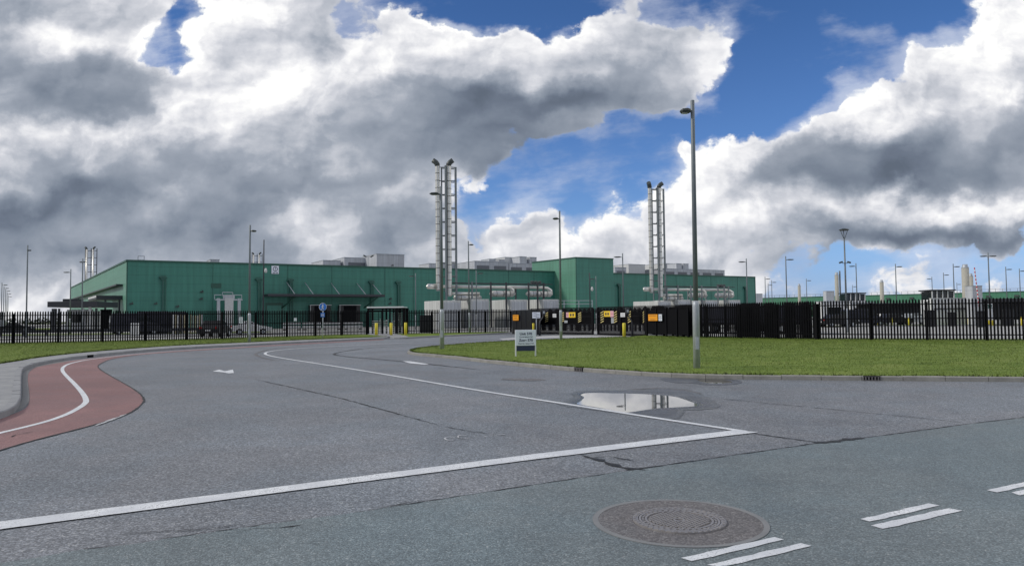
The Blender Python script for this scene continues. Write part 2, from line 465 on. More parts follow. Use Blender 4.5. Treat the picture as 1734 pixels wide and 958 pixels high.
def text(body, size, o, ex, ez, m, parent=None, name='lettering', origin=(0, 0, 0), align='CENTER', bold=0.):
    cu = bpy.data.curves.new('t', 'FONT'); cu.body = body; cu.size = size; cu.align_x = align; cu.align_y = 'CENTER'; cu.extrude = .002; cu.offset = bold
    tmp = bpy.data.objects.new('t', cu); C.objects.link(tmp)
    bpy.context.view_layer.update()
    me = bpy.data.meshes.new_from_object(tmp.evaluated_get(bpy.context.evaluated_depsgraph_get())); bpy.data.objects.remove(tmp)
    ex = Vector(ex).normalized(); ez = Vector(ez).normalized(); ey = ex.cross(ez)
    for v in me.vertices:
        c = v.co.copy(); v.co = Vector(o) + ex*c.x + ez*c.y - ey*c.z - Vector(origin)
    me.materials.clear(); me.materials.append(MATS[m])
    ob = bpy.data.objects.new(name, me); C.objects.link(ob)
    if parent: ob.parent = parent
    return ob

# ================================================================ GROUND, ROADS, LAWNS
struct(MB().sheet([(-3500, -600, -.06), (3500, -600, -.06), (3500, 4500, -.06), (-3500, 4500, -.06)]).build('ground', 'earth'))
struct(MB().sheet([(-60, -14, 0), (60, -14, 0), (60, 71.5, 0), (-60, 71.5, 0)]).build('junction_road', 'asphalt_old'))

# main road: smoother bluish tarmac, its seam running from lower left to right
seam = gps([(0, 954), (138, 931), (207, 923.5), (380, 898), (600, 868), (830, 832), (1060, 797.5), (1385, 750.5), (1470, 741), (1640, 718), (1734, 707)])
dirn = (seam[-1]-seam[0]).normalized()
nrm = Vector((-dirn.y, dirn.x, 0))
def rough(P, amp, step=.12, seed=1):
    rnd = random.Random(seed); out = []
    for a, b in zip(P[:-1], P[1:]):
        n = max(1, int((b-a).length/step))
        for k in range(n): out.append(a.lerp(b, k/n)+Vector((rnd.uniform(-amp, amp), rnd.uniform(-amp, amp), 0)))
    out.append(P[-1]); return out
seam_r = [seam[0]-dirn*45] + rough(seam, .012) + [seam[-1]+dirn*45]
struct(MB().sheet(zed(seam_r, .005)+zed([seam[-1]+dirn*45-nrm*16, seam[0]-dirn*45-nrm*16], .005)).build('main_road', 'asphalt_road'))
def ribbon(pts, width, z, m, name, amp=0., sm=0, jit=0., seed=3, taper=False, world=False):
    P = pts if world else gps(pts)
    if sm: P = spline(P, sm)
    if amp: P = rough(P, amp, .09, seed)
    rnd = random.Random(seed); n = len(P); L = []; Rr = []
    A = offset(P, 1.); 
    for i, p in enumerate(P):
        w = width*(1+rnd.uniform(-jit, jit))/2
        if taper: w *= min(1, i/(n*.12)+.05, (n-1-i)/(n*.12)+.05)
        d = (A[i]-p); L.append(Vector((p.x+d.x*w, p.y+d.y*w, z))); Rr.append(Vector((p.x-d.x*w, p.y-d.y*w, z)))
    return struct(MB().strip(L, Rr).build(name, m))
ribbon([(600, 868.5), (830, 832.5), (1060, 797.5)], .012, .009, 'tar', 'road_seam', .008, jit=.9, seed=4)
ribbon([(1060, 797.5), (1385, 750.5), (1470, 741), (1640, 718), (1734, 707), (1900, 684)], .026, .009, 'tar', 'road_seam', .006, jit=.6, seed=5)
ribbon([(138, 931), (207, 923.5), (380, 898), (500, 881)], .010, .009, 'tar', 'road_seam', .014, jit=1., seed=6)
ribbon([(200, 905), (300, 899), (380, 893), (440, 883)], .013, .009, 'tar', 'road_crack', .02, jit=1., seed=16, taper=True)
ribbon([(1278, 734.5), (1330, 741.5), (1395, 751)], .040, .0085, 'tar', 'road_seam', .006, jit=.5, seed=7)
ribbon([(1385, 751), (1430, 745.5), (1465, 741.5)], .11, .010, 'tar', 'road_crack', .02, jit=.6, seed=8, taper=True)
ribbon([(985, 771), (1015, 779), (1050, 791), (1095, 797)], .07, .0085, 'tar', 'road_crack', .02, jit=.9, seed=9, taper=True)
ribbon([(430, 642), (500, 657), (580, 675), (660, 697), (750, 722)], .030, .0085, 'tar', 'road_seam', .012, jit=.8, seed=10, taper=True)
ribbon([(750, 722), (800, 731), (860, 738)], .016, .0085, 'tar', 'road_seam', .014, jit=1., seed=11, taper=True)
ribbon([(1190, 672), (1290, 682), (1430, 695), (1560, 708), (1640, 716.5)], .022, .0085, 'tar', 'road_seam', .006, jit=.8, seed=12, taper=True)
ribbon([(560, 585.5), (500, 588), (455, 592), (436, 597.5), (434, 601), (446, 606), (470, 611)], .12, .0085, 'asphalt_patch', 'road_seam', .0, 6, jit=.3, seed=13, taper=True)
ribbon([(790, 580), (700, 584.5), (620, 590), (580, 595.5), (566, 600), (590, 604), (660, 610), (740, 618), (830, 628)], .10, .0085, 'tar', 'road_seam', .02, 6, jit=.7, seed=14, taper=True)
ribbon([(850, 641), (880, 642.5), (925, 643.5)], .5, .007, 'asphalt_patch', 'road_patch', .02, 6, jit=.3, seed=15, taper=True)
ribbon([(1060, 660), (1115, 657.5), (1160, 661), (1190, 667)], .07, .007, 'asphalt_patch', 'road_seam', .01, 6, jit=.5, seed=17, taper=True)
ribbon([(20, 741), (26, 737), (60, 731)], .02, .012, 'tar', 'road_crack', .02, jit=1., seed=18, taper=True)

ribbon([(395, 903), (430, 897), (470, 895), (515, 889)], .014, .009, 'tar', 'road_crack', .02, jit=1., seed=41, taper=True)
ribbon([(455, 897), (462, 905), (458, 911)], .012, .009, 'tar', 'road_crack', .02, jit=1., seed=42, taper=True)
ribbon([(1000, 775), (1040, 774), (1075, 781)], .02, .009, 'tar', 'road_crack', .025, jit=1., seed=43, taper=True)
ribbon([(640, 861), (700, 850), (790, 838)], .016, .009, 'tar', 'road_crack', .018, jit=1., seed=44, taper=True)

# cycle lane in red asphalt
lane_in = [(-120, 745), (-60, 727), (0, 708.5), (14, 704), (30, 698), (45, 689), (50, 677), (49, 660), (47, 640), (50, 630), (60, 622.5), (80, 617.5), (115, 611.5), (160, 606), (230, 599), (300, 593.5), (400, 587.6), (500, 582), (600, 576.8), (650, 574.3)]
lane_out = [(650, 575.6), (600, 578.3), (500, 583.7), (400, 589.6), (300, 595.8), (230, 601.5), (190, 608), (171, 615.5), (166, 620.5), (171, 626.5), (190, 638), (215, 652), (235, 665), (243.5, 676), (240, 684), (222, 698), (190, 710), (150, 722), (100, 735), (50, 748), (0, 763), (-60, 784), (-140, 812)]
lane = spline(gps(lane_in), 6) + rough(spline(gps(lane_out), 6), .012, .15)
struct(MB().sheet(zed(lane, .006)).build('cycle_lane', 'asphalt_red'))
ribbon(lane_out[5:], .035, .0095, 'tar', 'cycle_lane_edge', .006, 6, jit=.5, seed=20)
ribbon([(160, 722), (188, 711.5), (215, 701.5)], .06, .0125, 'road_paint_worn', 'road_marking', .01, 4, jit=.5, seed=21, taper=True)
ribbon([(-120, 762), (-60, 748), (0, 733.5), (40, 724), (80, 713.5), (110, 703), (130, 693), (143, 684), (145.5, 677), (139, 665), (125, 649), (112, 636), (106, 628), (107, 622), (115, 617), (130, 612.8), (150, 609), (200, 602.8), (260, 597.3), (330, 592.2), (420, 586.8)], .105, .010, 'road_paint', 'road_marking', 0, 8)
# road markings
ribbon([(1262, 731), (1100, 706.5), (960, 684.5), (800, 659.5), (640, 632), (540, 616), (485, 607.5), (458, 602.5), (449, 599), (455, 595.5), (480, 592), (530, 588.3), (600, 584.7), (700, 580)], .125, .010, 'road_paint', 'road_marking', 0, 8)
struct(MB().sheet(zed(rough(gps([(-260, 929), (0, 897.5), (450, 838), (900, 779.2), (1283, 732.5)]), .004, .1)+rough(gps([(1283, 732.3), (1240, 729.3), (900, 770.2), (450, 828), (0, 884.5), (-260, 916)]), .004, .1, 5), .011)).build('stop_line', 'road_paint'))
for quad in ([(1153, 946), (1172, 952), (1328, 915), (1312, 910.5)], [(1197, 958), (1222, 962), (1375, 926), (1357, 921)],
             [(1457, 880), (1474, 884.5), (1592, 857), (1572, 853.5)], [(1475, 891), (1496, 897), (1630, 866), (1606, 861.5)],
             [(1671, 831), (1690, 835), (1792, 811), (1775, 808)], [(1713, 835), (1728, 840), (1836, 815), (1815, 811.5)],
             [(1850, 790), (1870, 793), (1950, 774), (1935, 771.5)], [(760, 1048), (790, 1060), (1010, 998), (985, 990)]):
    P = gps(quad); P.append(P[0])
    struct(MB().sheet(zed(rough(P, .006, .08, 9)[:-1], .010)).build('road_marking', 'road_paint'))
for poly in ([(360, 628.3), (371, 625.6), (381, 628), (394.5, 625.2), (396, 631), (388, 631.8), (379, 630.2)],
             [(682, 611), (694, 611.3), (706, 613), (727, 616.4), (718, 616.8), (700, 615.2), (694, 614.6)]):
    struct(MB().sheet(gps(poly, .010)).build('arrow_marking', 'road_paint'))
for st in ([(770, 741), (758, 741), (753, 743), (758, 745.5), (771, 745.5)], [(790, 737.5), (779, 737.5), (775, 740), (781, 742.3), (796, 742.3)],
           [(801, 739.3), (804, 739.3)], [(819, 740), (825, 739.6)], [(828, 738.8), (835, 738.4)], [(829, 735.5), (838, 735)], [(836, 737.3), (855, 736.2)], [(800, 726.5), (806, 726.8)]):
    ribbon(st, .022, .010, 'road_paint_worn', 'faded_marking', .0, 4 if len(st) > 2 else 0)

# puddles: damp margin, then standing water
def blob(pts, z, m, name, amp=.02):
    P = spline(gps(pts), 8, True); P.append(P[0]); P = rough(P, amp, .08, 31)[:-1]
    return struct(MB().sheet(zed(P, z)).build(name, m))
blob([(962, 685), (973, 679), (981, 673), (976, 667.5), (990, 663.5), (1040, 662), (1100, 661), (1130, 658.8), (1160, 661), (1172, 668), (1188, 675), (1203, 684), (1206, 689), (1180, 691.5), (1150, 692), (1146, 699), (1138, 706), (1120, 706.5), (1080, 701), (1010, 692)], .0065, 'damp_asphalt', 'damp_patch', .012)
blob([(974, 685), (980, 679), (985, 673), (980, 668), (995, 664.6), (1040, 664.6), (1082, 665.3), (1117, 667), (1150, 670.5), (1175, 678.5), (1193, 687), (1160, 690.8), (1118, 693.6), (1080, 698.6), (1052, 699), (1008, 691)], .0072, 'wet_film', 'damp_patch', .015)
blob([(978, 684.5), (984, 679), (989, 673), (984, 668.5), (998, 665.5), (1040, 666), (1080, 667), (1115, 669), (1145, 672.5), (1168, 680), (1184, 687), (1150, 689.6), (1110, 692), (1075, 697.2), (1055, 698), (1010, 690)], .0078, 'puddle_water', 'puddle', .006)
blob([(950, 686), (962, 678), (972, 671), (968, 666), (985, 661.5), (1040, 660), (1100, 659), (1130, 656.8), (1168, 659), (1184, 667), (1204, 675), (1216, 684), (1215, 690.5), (1190, 694), (1160, 695), (1156, 703), (1146, 709), (1118, 709), (1075, 703), (1005, 694.5)], .0058, 'damp_edge', 'damp_patch', .03)
blob([(1120, 641), (1165, 640), (1215, 640), (1245, 643), (1256, 647), (1240, 651), (1200, 651.5), (1170, 648.5), (1140, 647.5)], .0065, 'damp_asphalt', 'damp_patch', .012)
blob([(1182, 643), (1205, 641.5), (1230, 644), (1240, 647.5), (1215, 649.3), (1192, 647.5)], .0078, 'puddle_water', 'puddle', .006)

# kerbed footpath on the left
kL = spline(gps([(-140, 741), (-60, 718.5), (0, 697.5), (14, 693), (25, 687), (34, 675), (36, 661.5), (36, 640), (37, 629), (41, 621.5), (57, 615), (80.7, 610), (115, 604.7), (161, 599.5), (230, 593), (300, 588.2), (400, 583.2), (482, 579.2), (545, 576.2), (608, 573.3), (660, 571)], .12), 6)
gL = spline(gps([(-140, 632), (-60, 622), (0, 615), (30, 610.5), (60, 605.5), (115, 599), (175, 593.5), (240, 588.6), (310, 584.2), (400, 580.2), (470, 577), (545, 574), (608, 571.6), (655, 569.8)], .12), 6)
def kerb(path, side, name, m, w=.14, h=.12, blk=.9, lip=.0):
    mb = MB(); L = [0]
    for a, b in zip(path[:-1], path[1:]): L.append(L[-1]+(b-a).length)
    def at(d):
        for i in range(len(path)-1):
            if L[i+1] >= d: return path[i].lerp(path[i+1], (d-L[i])/max(1e-6, L[i+1]-L[i]))
        return path[-1].copy()
    rnd = random.Random(5); d = 0
    while d < L[-1]-.05:
        e = min(d+blk, L[-1]); pts = [at(d+.006+(e-d-.012)*k/2) for k in range(3)]
        O = offset(pts, side*w); dz = rnd.uniform(-.008, .006)
        B0 = [Vector((p.x-(o.x-p.x)/w*.0, p.y-(o.y-p.y)/w*.0, -.03)) for p, o in zip(pts, O)]
        c = .018
        T1 = [Vector((p.x, p.y, h-c+dz)) for p in pts]
        T2 = [Vector((p.x+(o.x-p.x)*c/w, p.y+(o.y-p.y)*c/w, h+dz)) for p, o in zip(pts, O)]
        T3 = [Vector((o.x, o.y, h+dz)) for o in O]; B3 = [Vector((o.x, o.y, -.03)) for o in O]
        for A, B in ((B0, T1), (T1, T2), (T2, T3), (T3, B3)): mb.strip(A, B)
        for i in (0, 2): mb.add([B0[i], T1[i], T2[i], T3[i], B3[i]], [(0, 1, 2, 3, 4)])
        d = e
    return struct(mb.build(name, m))
kerb(kL, 1, 'kerb', 'kerb_grey', w=.16)
footp = zed(offset(kL, .158), .113)+zed(gL[::-1], .113)
struct(MB().prism([(p.x, p.y) for p in footp], -.02, .113).build('footpath', 'paving'))
gut = spline(gps([(0, 706.5), (14, 702), (30, 696), (44, 688), (49.5, 676), (48.5, 660), (46.5, 640), (49, 630), (58, 623), (80, 617.8), (115, 611.8)]), 6)
gut2 = spline(gps([(0, 700), (14, 697), (28, 690), (37, 677), (38, 661.5), (38, 640), (40, 631), (46, 624), (60, 618.5), (82, 613.5), (115, 608.5)]), 6)
struct(MB().strip(zed(gut, .0092), zed(gut2, .0092)).build('gutter', 'gutter_stone'))

# ---- fence lines (world)
F1 = gps([(-150, 586), (0, 581.8), (70, 580.6), (240, 577), (330, 575), (460, 571.2), (622, 566.2)], .12)
F2 = gps([(684, 565.6), (780, 563.8), (866, 562.2)], .12)
GATE0, GATE1, GATE2, GATE3 = gp(899, 565.4), gp(1004, 567.4), gp(1013, 567.8), gp(1094, 569.8)
F3 = [Vector((GATE3.x, GATE3.y, .12))] + gps([(1180, 570.6), (1280, 572.2), (1387, 573.8), (1500, 574.6), (1620, 575.4), (1734, 576), (1900, 577)], .12)
# left lawn reaches a little way behind the fence
back = offset(F1, 3.2)
struct(MB().prism([(p.x, p.y) for p in gL]+[(p.x, p.y) for p in F1[::-1][:1]]+[(p.x, p.y) for p in back[::-1]], .0, .122).build('left_lawn', 'lawn'))
# lawn in front of the middle fence with its own kerb
k2 = spline(gps([(668, 573.6), (690, 573.4), (720, 571.6), (790, 568.2), (850, 565.2), (878, 563.9)], .0), 5)
kerb(k2, 1, 'kerb', 'kerb_grey', w=.3)
g2 = offset(k2, .3); back2 = offset(F2, 3.)
struct(MB().prism([(p.x, p.y) for p in gps([(694, 569.7)], .12)]+[(p.x, p.y) for p in g2[6:]]+[(F2[-1].x, F2[-1].y)]+[(p.x, p.y) for p in back2[::-1]], 0, .122).build('middle_lawn', 'lawn'))
pv = [gp(622, 572.4), gp(660, 571.4), gp(668, 573.0), gp(692, 572.8), gp(708, 570.3), gp(693, 566.5), gp(688, 563), gp(622, 563)]
struct(MB().prism([(p.x, p.y) for p in pv], 0, .105).build('path', 'paving'))
# right lawn (island) with pale kerb
kR = spline(gps([(1060, 572.5), (1000, 574.4), (950, 576.2), (870, 579.4), (850, 580.3), (800, 583.6), (760, 586.7), (730, 589.4), (708, 592.2), (695, 594.8), (690, 597.3), (694, 599.8), (708.5, 602), (764, 607.3), (827, 614.6), (889, 621), (951, 626.6), (1038, 632.8), (1108, 637.3), (1200, 641.2), (1300, 642.6), (1480, 644.4), (1734, 646.3), (2100, 649)]), 6)
kerb(kR, 1, 'kerb', 'kerb_stone', w=.17, h=.11)
in_ = offset(kR, .168)
back3 = offset(F3, 3.)
isl = [(p.x, p.y) for p in in_]+[(F3[-1].x+3, F3[-1].y)]+[(p.x, p.y) for p in back3[::-1]][:-1]+[(F3[0].x, F3[0].y+.2)]
ISL = isl
struct(MB().prism(isl, 0, .10).build('right_lawn', 'lawn'))
struct(MB().sheet(gps([(845, 573.2), (936, 567.8), (1000, 567.2), (1060, 568.4), (1070, 569.4), (1055, 570.6), (1000, 571.4), (930, 572.2), (852, 575.2)], .006)).build('gate_apron', 'apron_concrete'))
ribbon([(830, 577.6), (862, 575.8), (925, 573.5)], .3, .010, 'road_paint_worn', 'road_marking')
# yard beyond the fences
yard = [Vector((-75, 54, 0)), F1[0]+Vector((0, 3, 0))]+[p+Vector((-1.5, 2.6, 0)) for p in F1[1:]]+[Vector((-13, 69, 0)), Vector((-11.5, 65, 0)), Vector((-8, 66, 0))]+[p+Vector((0, 2.4, 0)) for p in F2]+[Vector((1.6, 67, 0)), GATE1+Vector((0, 1, 0)), GATE3+Vector((0, 1, 0))]+[p+Vector((1.5, 2.6, 0)) for p in F3[1:]]+[Vector((70, 42, 0)), Vector((330, 190, 0)), Vector((330, 420, 0)), Vector((-330, 420, 0)), Vector((-330, 60, 0))]
struct(MB().sheet(zed(yard, .05)).build('yard_pavement', 'yard_concrete'))
def inside(x, y, poly):
    c = False; j = len(poly)-1
    for i in range(len(poly)):
        a, b = poly[i], poly[j]
        if (a[1] > y) != (b[1] > y) and x < (b[0]-a[0])*(y-a[1])/(b[1]-a[1])+a[0]: c = not c
        j = i
    return c
import numpy as np
def blades(poly, z, n, ymax, name, seed, label, edge=None, hmul=1.):
    rng = np.random.default_rng(seed); xs = [p[0] for p in poly]; ys = [p[1] for p in poly]
    V = []; F = []; k = 0; cnt = 0
    x0, x1, y0, y1 = max(min(xs), -48), min(max(xs), 48), min(ys), min(max(ys), ymax)
    while cnt < n:
        x = rng.uniform(x0, x1); y = y0+(y1-y0)*rng.random()**1.5
        if abs(x) > y*.74+1 or not inside(x, y, poly): continue
        cnt += 1
        h = rng.uniform(.010, .030)*hmul*(1+y/60); w = rng.uniform(.0022, .0048)*(1+y/22); a = rng.uniform(0, 3.14); lx, ly = rng.normal(0, .022, 2)
        c, s_ = math.cos(a)*w, math.sin(a)*w
        V += [(x-c, y-s_, z-.01), (x+c, y+s_, z-.01), (x+lx, y+ly, z+h)]; F.append((k, k+1, k+2)); k += 3
    if edge:
        for p, q in zip(edge[:-1], edge[1:]):
            L = (q-p).length
            for _ in range(int(L*70)):
                t = rng.random(); x, y = p.x+(q.x-p.x)*t+rng.normal(0, .03), p.y+(q.y-p.y)*t+rng.normal(0, .03)
                if abs(x) > y*.74+1: continue
                h = rng.uniform(.03, .08); w = .012*(1+y/30); a = rng.uniform(0, 3.14); lx, ly = rng.normal(0, .035, 2)
                c, s_ = math.cos(a)*w, math.sin(a)*w
                V += [(x-c, y-s_, z-.01), (x+c, y+s_, z-.01), (x+lx, y+ly, z+h)]; F.append((k, k+1, k+2)); k += 3
    me = bpy.data.meshes.new(name); me.from_pydata(V, [], F); me.materials.append(MATS['grass_blade'])
    o = bpy.data.objects.new(name, me); C.objects.link(o); return tag(o, label, 'grass', kind='stuff')
blades(ISL, .10, 110000, 52, 'grass', 3, 'short mown green grass covering the lawn on the right of the road', in_)
LL = [(p.x, p.y) for p in gL]+[(p.x, p.y) for p in back[::-1]]
blades(ISL, .10, 1100, 52, 'grass', 13, 'scattered taller weed tufts in the right lawn', hmul=2.6)
blades(LL, .122, 45000, 60, 'grass', 4, 'short mown green grass in front of the fence on the left', [p for p in gL])
# manhole in its round asphalt patch
mc = gp(1150, 883)
def ring(r0, r1, z0, z1, n=72):
    mb = MB(); A = [Vector((mc.x+math.cos(2*math.pi*k/n)*r0, mc.y+math.sin(2*math.pi*k/n)*r0, z1)) for k in range(n+1)]
    B = [Vector((mc.x+math.cos(2*math.pi*k/n)*r1, mc.y+math.sin(2*math.pi*k/n)*r1, z1)) for k in range(n+1)]
    mb.strip(A, B); mb.strip(zed(A, z0), A); mb.strip(B, zed(B, z0)); return mb
PR = .625
struct(MB().sheet([(mc.x+math.cos(2*math.pi*k/64)*PR, mc.y+math.sin(2*math.pi*k/64)*PR, .0085) for k in range(64)]).build('asphalt_patch', 'asphalt_patch'))
struct(ring(PR-.002, PR+.042, .006, .0105).build('patch_seal', 'seal_ring'))
mh = empty('manhole_cover', (mc.x, mc.y, .0), 'round cast iron manhole cover with waffle pattern set in a darker asphalt patch', 'manhole cover')
f_ = ring(.315, .355, .0, .020)
for k in range(44):
    a = 2*math.pi*k/44; f_.box((mc.x+math.cos(a)*.338, mc.y+math.sin(a)*.338, .021), (.018, .026, .006), a)
f_.build('frame', 'iron_worn', mh, (mc.x, mc.y, 0))
lid = MB().sheet([(mc.x+math.cos(2*math.pi*k/64)*.311, mc.y+math.sin(2*math.pi*k/64)*.311, .013) for k in range(64)])
r_ = ring(.245, .262, .01, .020); lid.add(r_.v, r_.f, 1)
r_ = ring(.292, .309, .01, .020); lid.add(r_.v, r_.f, 1)
for i in range(-8, 9):
    for j in range(-8, 9):
        x, y = i*.029, j*.029
        if x*x+y*y < .232**2 and x*x+y*y > .05**2: lid.box((mc.x+(x-y)*.7071, mc.y+(x+y)*.7071, .0165), (.020, .020, .007), .785, 1)
for k in range(36):
    a = 2*math.pi*k/36; lid.box((mc.x+math.cos(a)*.277, mc.y+math.sin(a)*.277, .016), (.018, .03, .007), a, 1)
rr = ring(.03, .045, .01, .019); lid.add(rr.v, rr.f, 1)
lid.build('lid', ['iron', 'iron_worn'], mh, (mc.x, mc.y, 0))
# kerb gullies
for (px, py, lab, w) in ((978, 627.5, 'small dark kerb drain opening behind the larger puddle', .34), (1473, 643.4, 'small rusty kerb drain opening at the right lawn kerb', .36), (153, 605, 'dark kerb drain opening beside the red cycle lane', .4)):
    pth = kL if px < 400 else kR
    best = 1e9
    for i in range(len(pth)-1):
        for k in range(10):
            c3 = pth[i].lerp(pth[i+1], k/10); v = abs(c3.x/c3.y-(px-867)/FPX)*100+abs(c3.y-gp(px, py).y)*.3
            if v < best: best = v; p = Vector((c3.x, c3.y, 0)); d = (pth[i+1]-pth[i]); d.z = 0; d.normalize()
    if d.x < 0: d = -d
    a = math.atan2(d.y, d.x)
    e = empty('kerb_drain', (p.x, p.y, 0), lab, 'drain')
    n = Vector((d.y, -d.x, 0))
    o = MB().box(p-n*.03+Vector((0, 0, .058)), (w, .10, .115), a); o.build('inlet', 'dark_void', e, (p.x, p.y, 0))
    b = MB()
    for k in range(5): b.box(p+n*.024+d*(-w/2+.04+k*(w-.08)/4)+Vector((0, 0, .055)), (.03, .012, .09), a)
    b.box(p+n*.024+Vector((0, 0, .102)), (w, .014, .012), a); b.box(p+n*.024+Vector((0, 0, .012)), (w, .014, .012), a)
    b.build('bars', 'iron', e, (p.x, p.y, 0))

# ================================================================ THE GREEN HALL
FD = Vector((.860, .510, 0)).normalized()               # along the long front
LD = Vector((-.569, .822, 0)).normalized()              # along the left flank, away from the camera
NO = -LD                                                # outwards from the front
A0 = base(214, 115.)
HB = zat(215, 441, 115.)
def hit(px, P, D):                                      # where sight column px crosses the line P + s*D
    m = (px-867)/FPX; d = ray(px, hy(px)); m = d.x/d.y
    s = (m*P.y-P.x)/(D.x-m*D.y); return P+D*s
def front(px, off=0.): return hit(px, A0-NO*off*1.0, FD)   # off = metres set back from the front wall
B1 = front(1280); L1 = A0+LD*112
hall = empty('industrial_hall', A0, 'long low hall clad in dark green metal panels with dock doors and a black canopy', 'hall')
O = A0.copy()
fa = math.atan2(FD.y, FD.x)
def lmesh(mb, name, m, parent=hall, org=None): return mb.build(name, m, parent, org if org is not None else O)
# walls in a frame turned with the front: object coordinates then run along the cladding
class LF:                                               # local frame helper
    def __init__(s, o, a): s.o = Vector(o); s.a = a; s.e = None
Q = Matrix.Rotation(fa, 3, 'Z')
hall.rotation_euler = (0, 0, fa)
QI = Q.inverted()
def loc(p): return QI @ (Vector(p)-O)
def lbuild(mb, name, m, parent=hall, at=None):          # mesh given in world space -> local to the rotated hall
    mb.v = [loc(v) for v in mb.v]; return mb.build(name, m, parent)
corners = [A0, B1, B1+LD*112, L1]
w = MB(); w.add([A0, B1, B1+Vector((0, 0, HB)), A0+Vector((0, 0, HB))], [(0, 1, 2, 3)], 0)
w.add([B1, B1+LD*112, B1+LD*112+Vector((0, 0, HB)), B1+Vector((0, 0, HB))], [(0, 1, 2, 3)], 0)
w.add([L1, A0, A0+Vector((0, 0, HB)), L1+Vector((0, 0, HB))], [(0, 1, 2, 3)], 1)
lbuild(w, 'wall', ['green_cladding', 'green_cladding_lit_side'])
lbuild(MB().sheet(corners, HB-.25), 'roof', 'louvre')
tr = MB()
def beam(a, b, w_, h_, z, mb, m=0):
    d = (b-a); c = (a+b)/2; mb.box((c.x, c.y, z), (d.length, w_, h_), math.atan2(d.y, d.x), m)
beam(A0+NO*.05, B1+NO*.05, .22, .26, HB, tr); beam(A0-FD*.05, L1-FD*.05, .22, .26, HB, tr); beam(B1+FD*.05, B1+LD*112+FD*.05, .2, .26, HB, tr)
tr.box((A0.x, A0.y, HB/2), (.16, .16, HB-.3), fa)
tr.box((B1.x, B1.y, HB/2), (.16, .16, HB-.3), fa)
lbuild(tr, 'roof_trim', 'green_trim')
# higher block in front of the wall
W1 = front(940); K1 = hit(976.5, W1, NO); K2 = hit(1040, K1, FD); HT = zat(976, 436, K1.y)
tw_ = MB(); tw_.add([W1, K1, K1+Vector((0, 0, HT)), W1+Vector((0, 0, HT))], [(0, 1, 2, 3)], 1)
K3 = K2-NO*((K1-W1).length+8); W1b = W1-NO*8
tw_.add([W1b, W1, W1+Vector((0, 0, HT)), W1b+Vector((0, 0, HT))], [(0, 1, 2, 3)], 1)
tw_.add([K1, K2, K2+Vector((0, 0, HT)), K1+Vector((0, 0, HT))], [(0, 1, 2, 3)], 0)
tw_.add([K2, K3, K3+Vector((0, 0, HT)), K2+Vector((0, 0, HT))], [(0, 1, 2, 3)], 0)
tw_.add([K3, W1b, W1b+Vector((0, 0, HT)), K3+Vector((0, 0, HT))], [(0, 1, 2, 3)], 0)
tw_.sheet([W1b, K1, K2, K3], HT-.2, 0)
tb = lbuild(tw_, 'raised_block', ['green_cladding', 'green_cladding_lit_side'])
tt = MB(); beam(K1+NO*.04, K2+NO*.04, .16, .24, HT, tt); beam(W1b-FD*.04, K1-FD*.04, .16, .24, HT, tt); tt.box((K1.x, K1.y, HT/2), (.12, .12, HT-.3), fa); lbuild(tt, 'block_trim', 'green_trim')
# vertical joints
for px in (360, 487, 562, 652, 700, 742, 862, 905, 1095, 1146, 1205, 1250):
    p = front(px)+NO*.02; lbuild(MB().box((p.x, p.y, HB/2), (.05, .05, HB-.3), fa), 'panel_joint', 'green_trim')
# downpipes
for px, yt in ((275, 472), (437, 475), (491, 476), (628, 479), (673.5, 480), (1048, 484), (1262, 488)):
    p = front(px)+NO*.25; z = zat(px, yt, p.y)
    d = MB().box((p.x, p.y, z/2), (.22, .2, z), fa); d.box((p.x+.38*FD.x, p.y+.38*FD.y, z/2-.1), (.1, .12, z-.2), fa)
    dp = lbuild(d, 'downpipe', 'green_pipe')
    h = MB(); h.box((p.x, p.y, z+.22), (1.15, .5, .26), fa, 0, .05); h.box((p.x, p.y, z-.03), (.6, .36, .24), fa); h.box((p.x, p.y, z+.42), (.8, .35, .08), fa)
    lbuild(h, 'hopper', 'green_pipe', dp)
# long black canopy with tie rods
c0 = front(445)+NO*.1; c1 = front(640)+NO*.1; zc = zat(540, 501, c0.lerp(c1, .5).y)
cm = (c0+c1)/2+NO*1.6
can = lbuild(MB().box((cm.x, cm.y, zc), ((c1-c0).length, 3.2, .42), fa, 0, .04), 'canopy', 'dark_steel')
for px in (485, 516, 560, 604, 630):
    a = front(px)+NO*.1; b = a+NO*3.0+FD*.4; rod = MB().tube([(a.x, a.y, zc+2.3), (b.x, b.y, zc+.2)], .07, 6); lbuild(rod, 'tie_rod', 'galvanised', can)
for px in (493, 631):
    a = front(px)+NO*.1; lbuild(MB().tube([(a.x-1.6*FD.x, a.y-1.6*FD.y, zc-2.1), (a.x+NO.x*2.4, a.y+NO.y*2.4, zc-.2)], .12, 6), 'strut', 'green_trim', can)
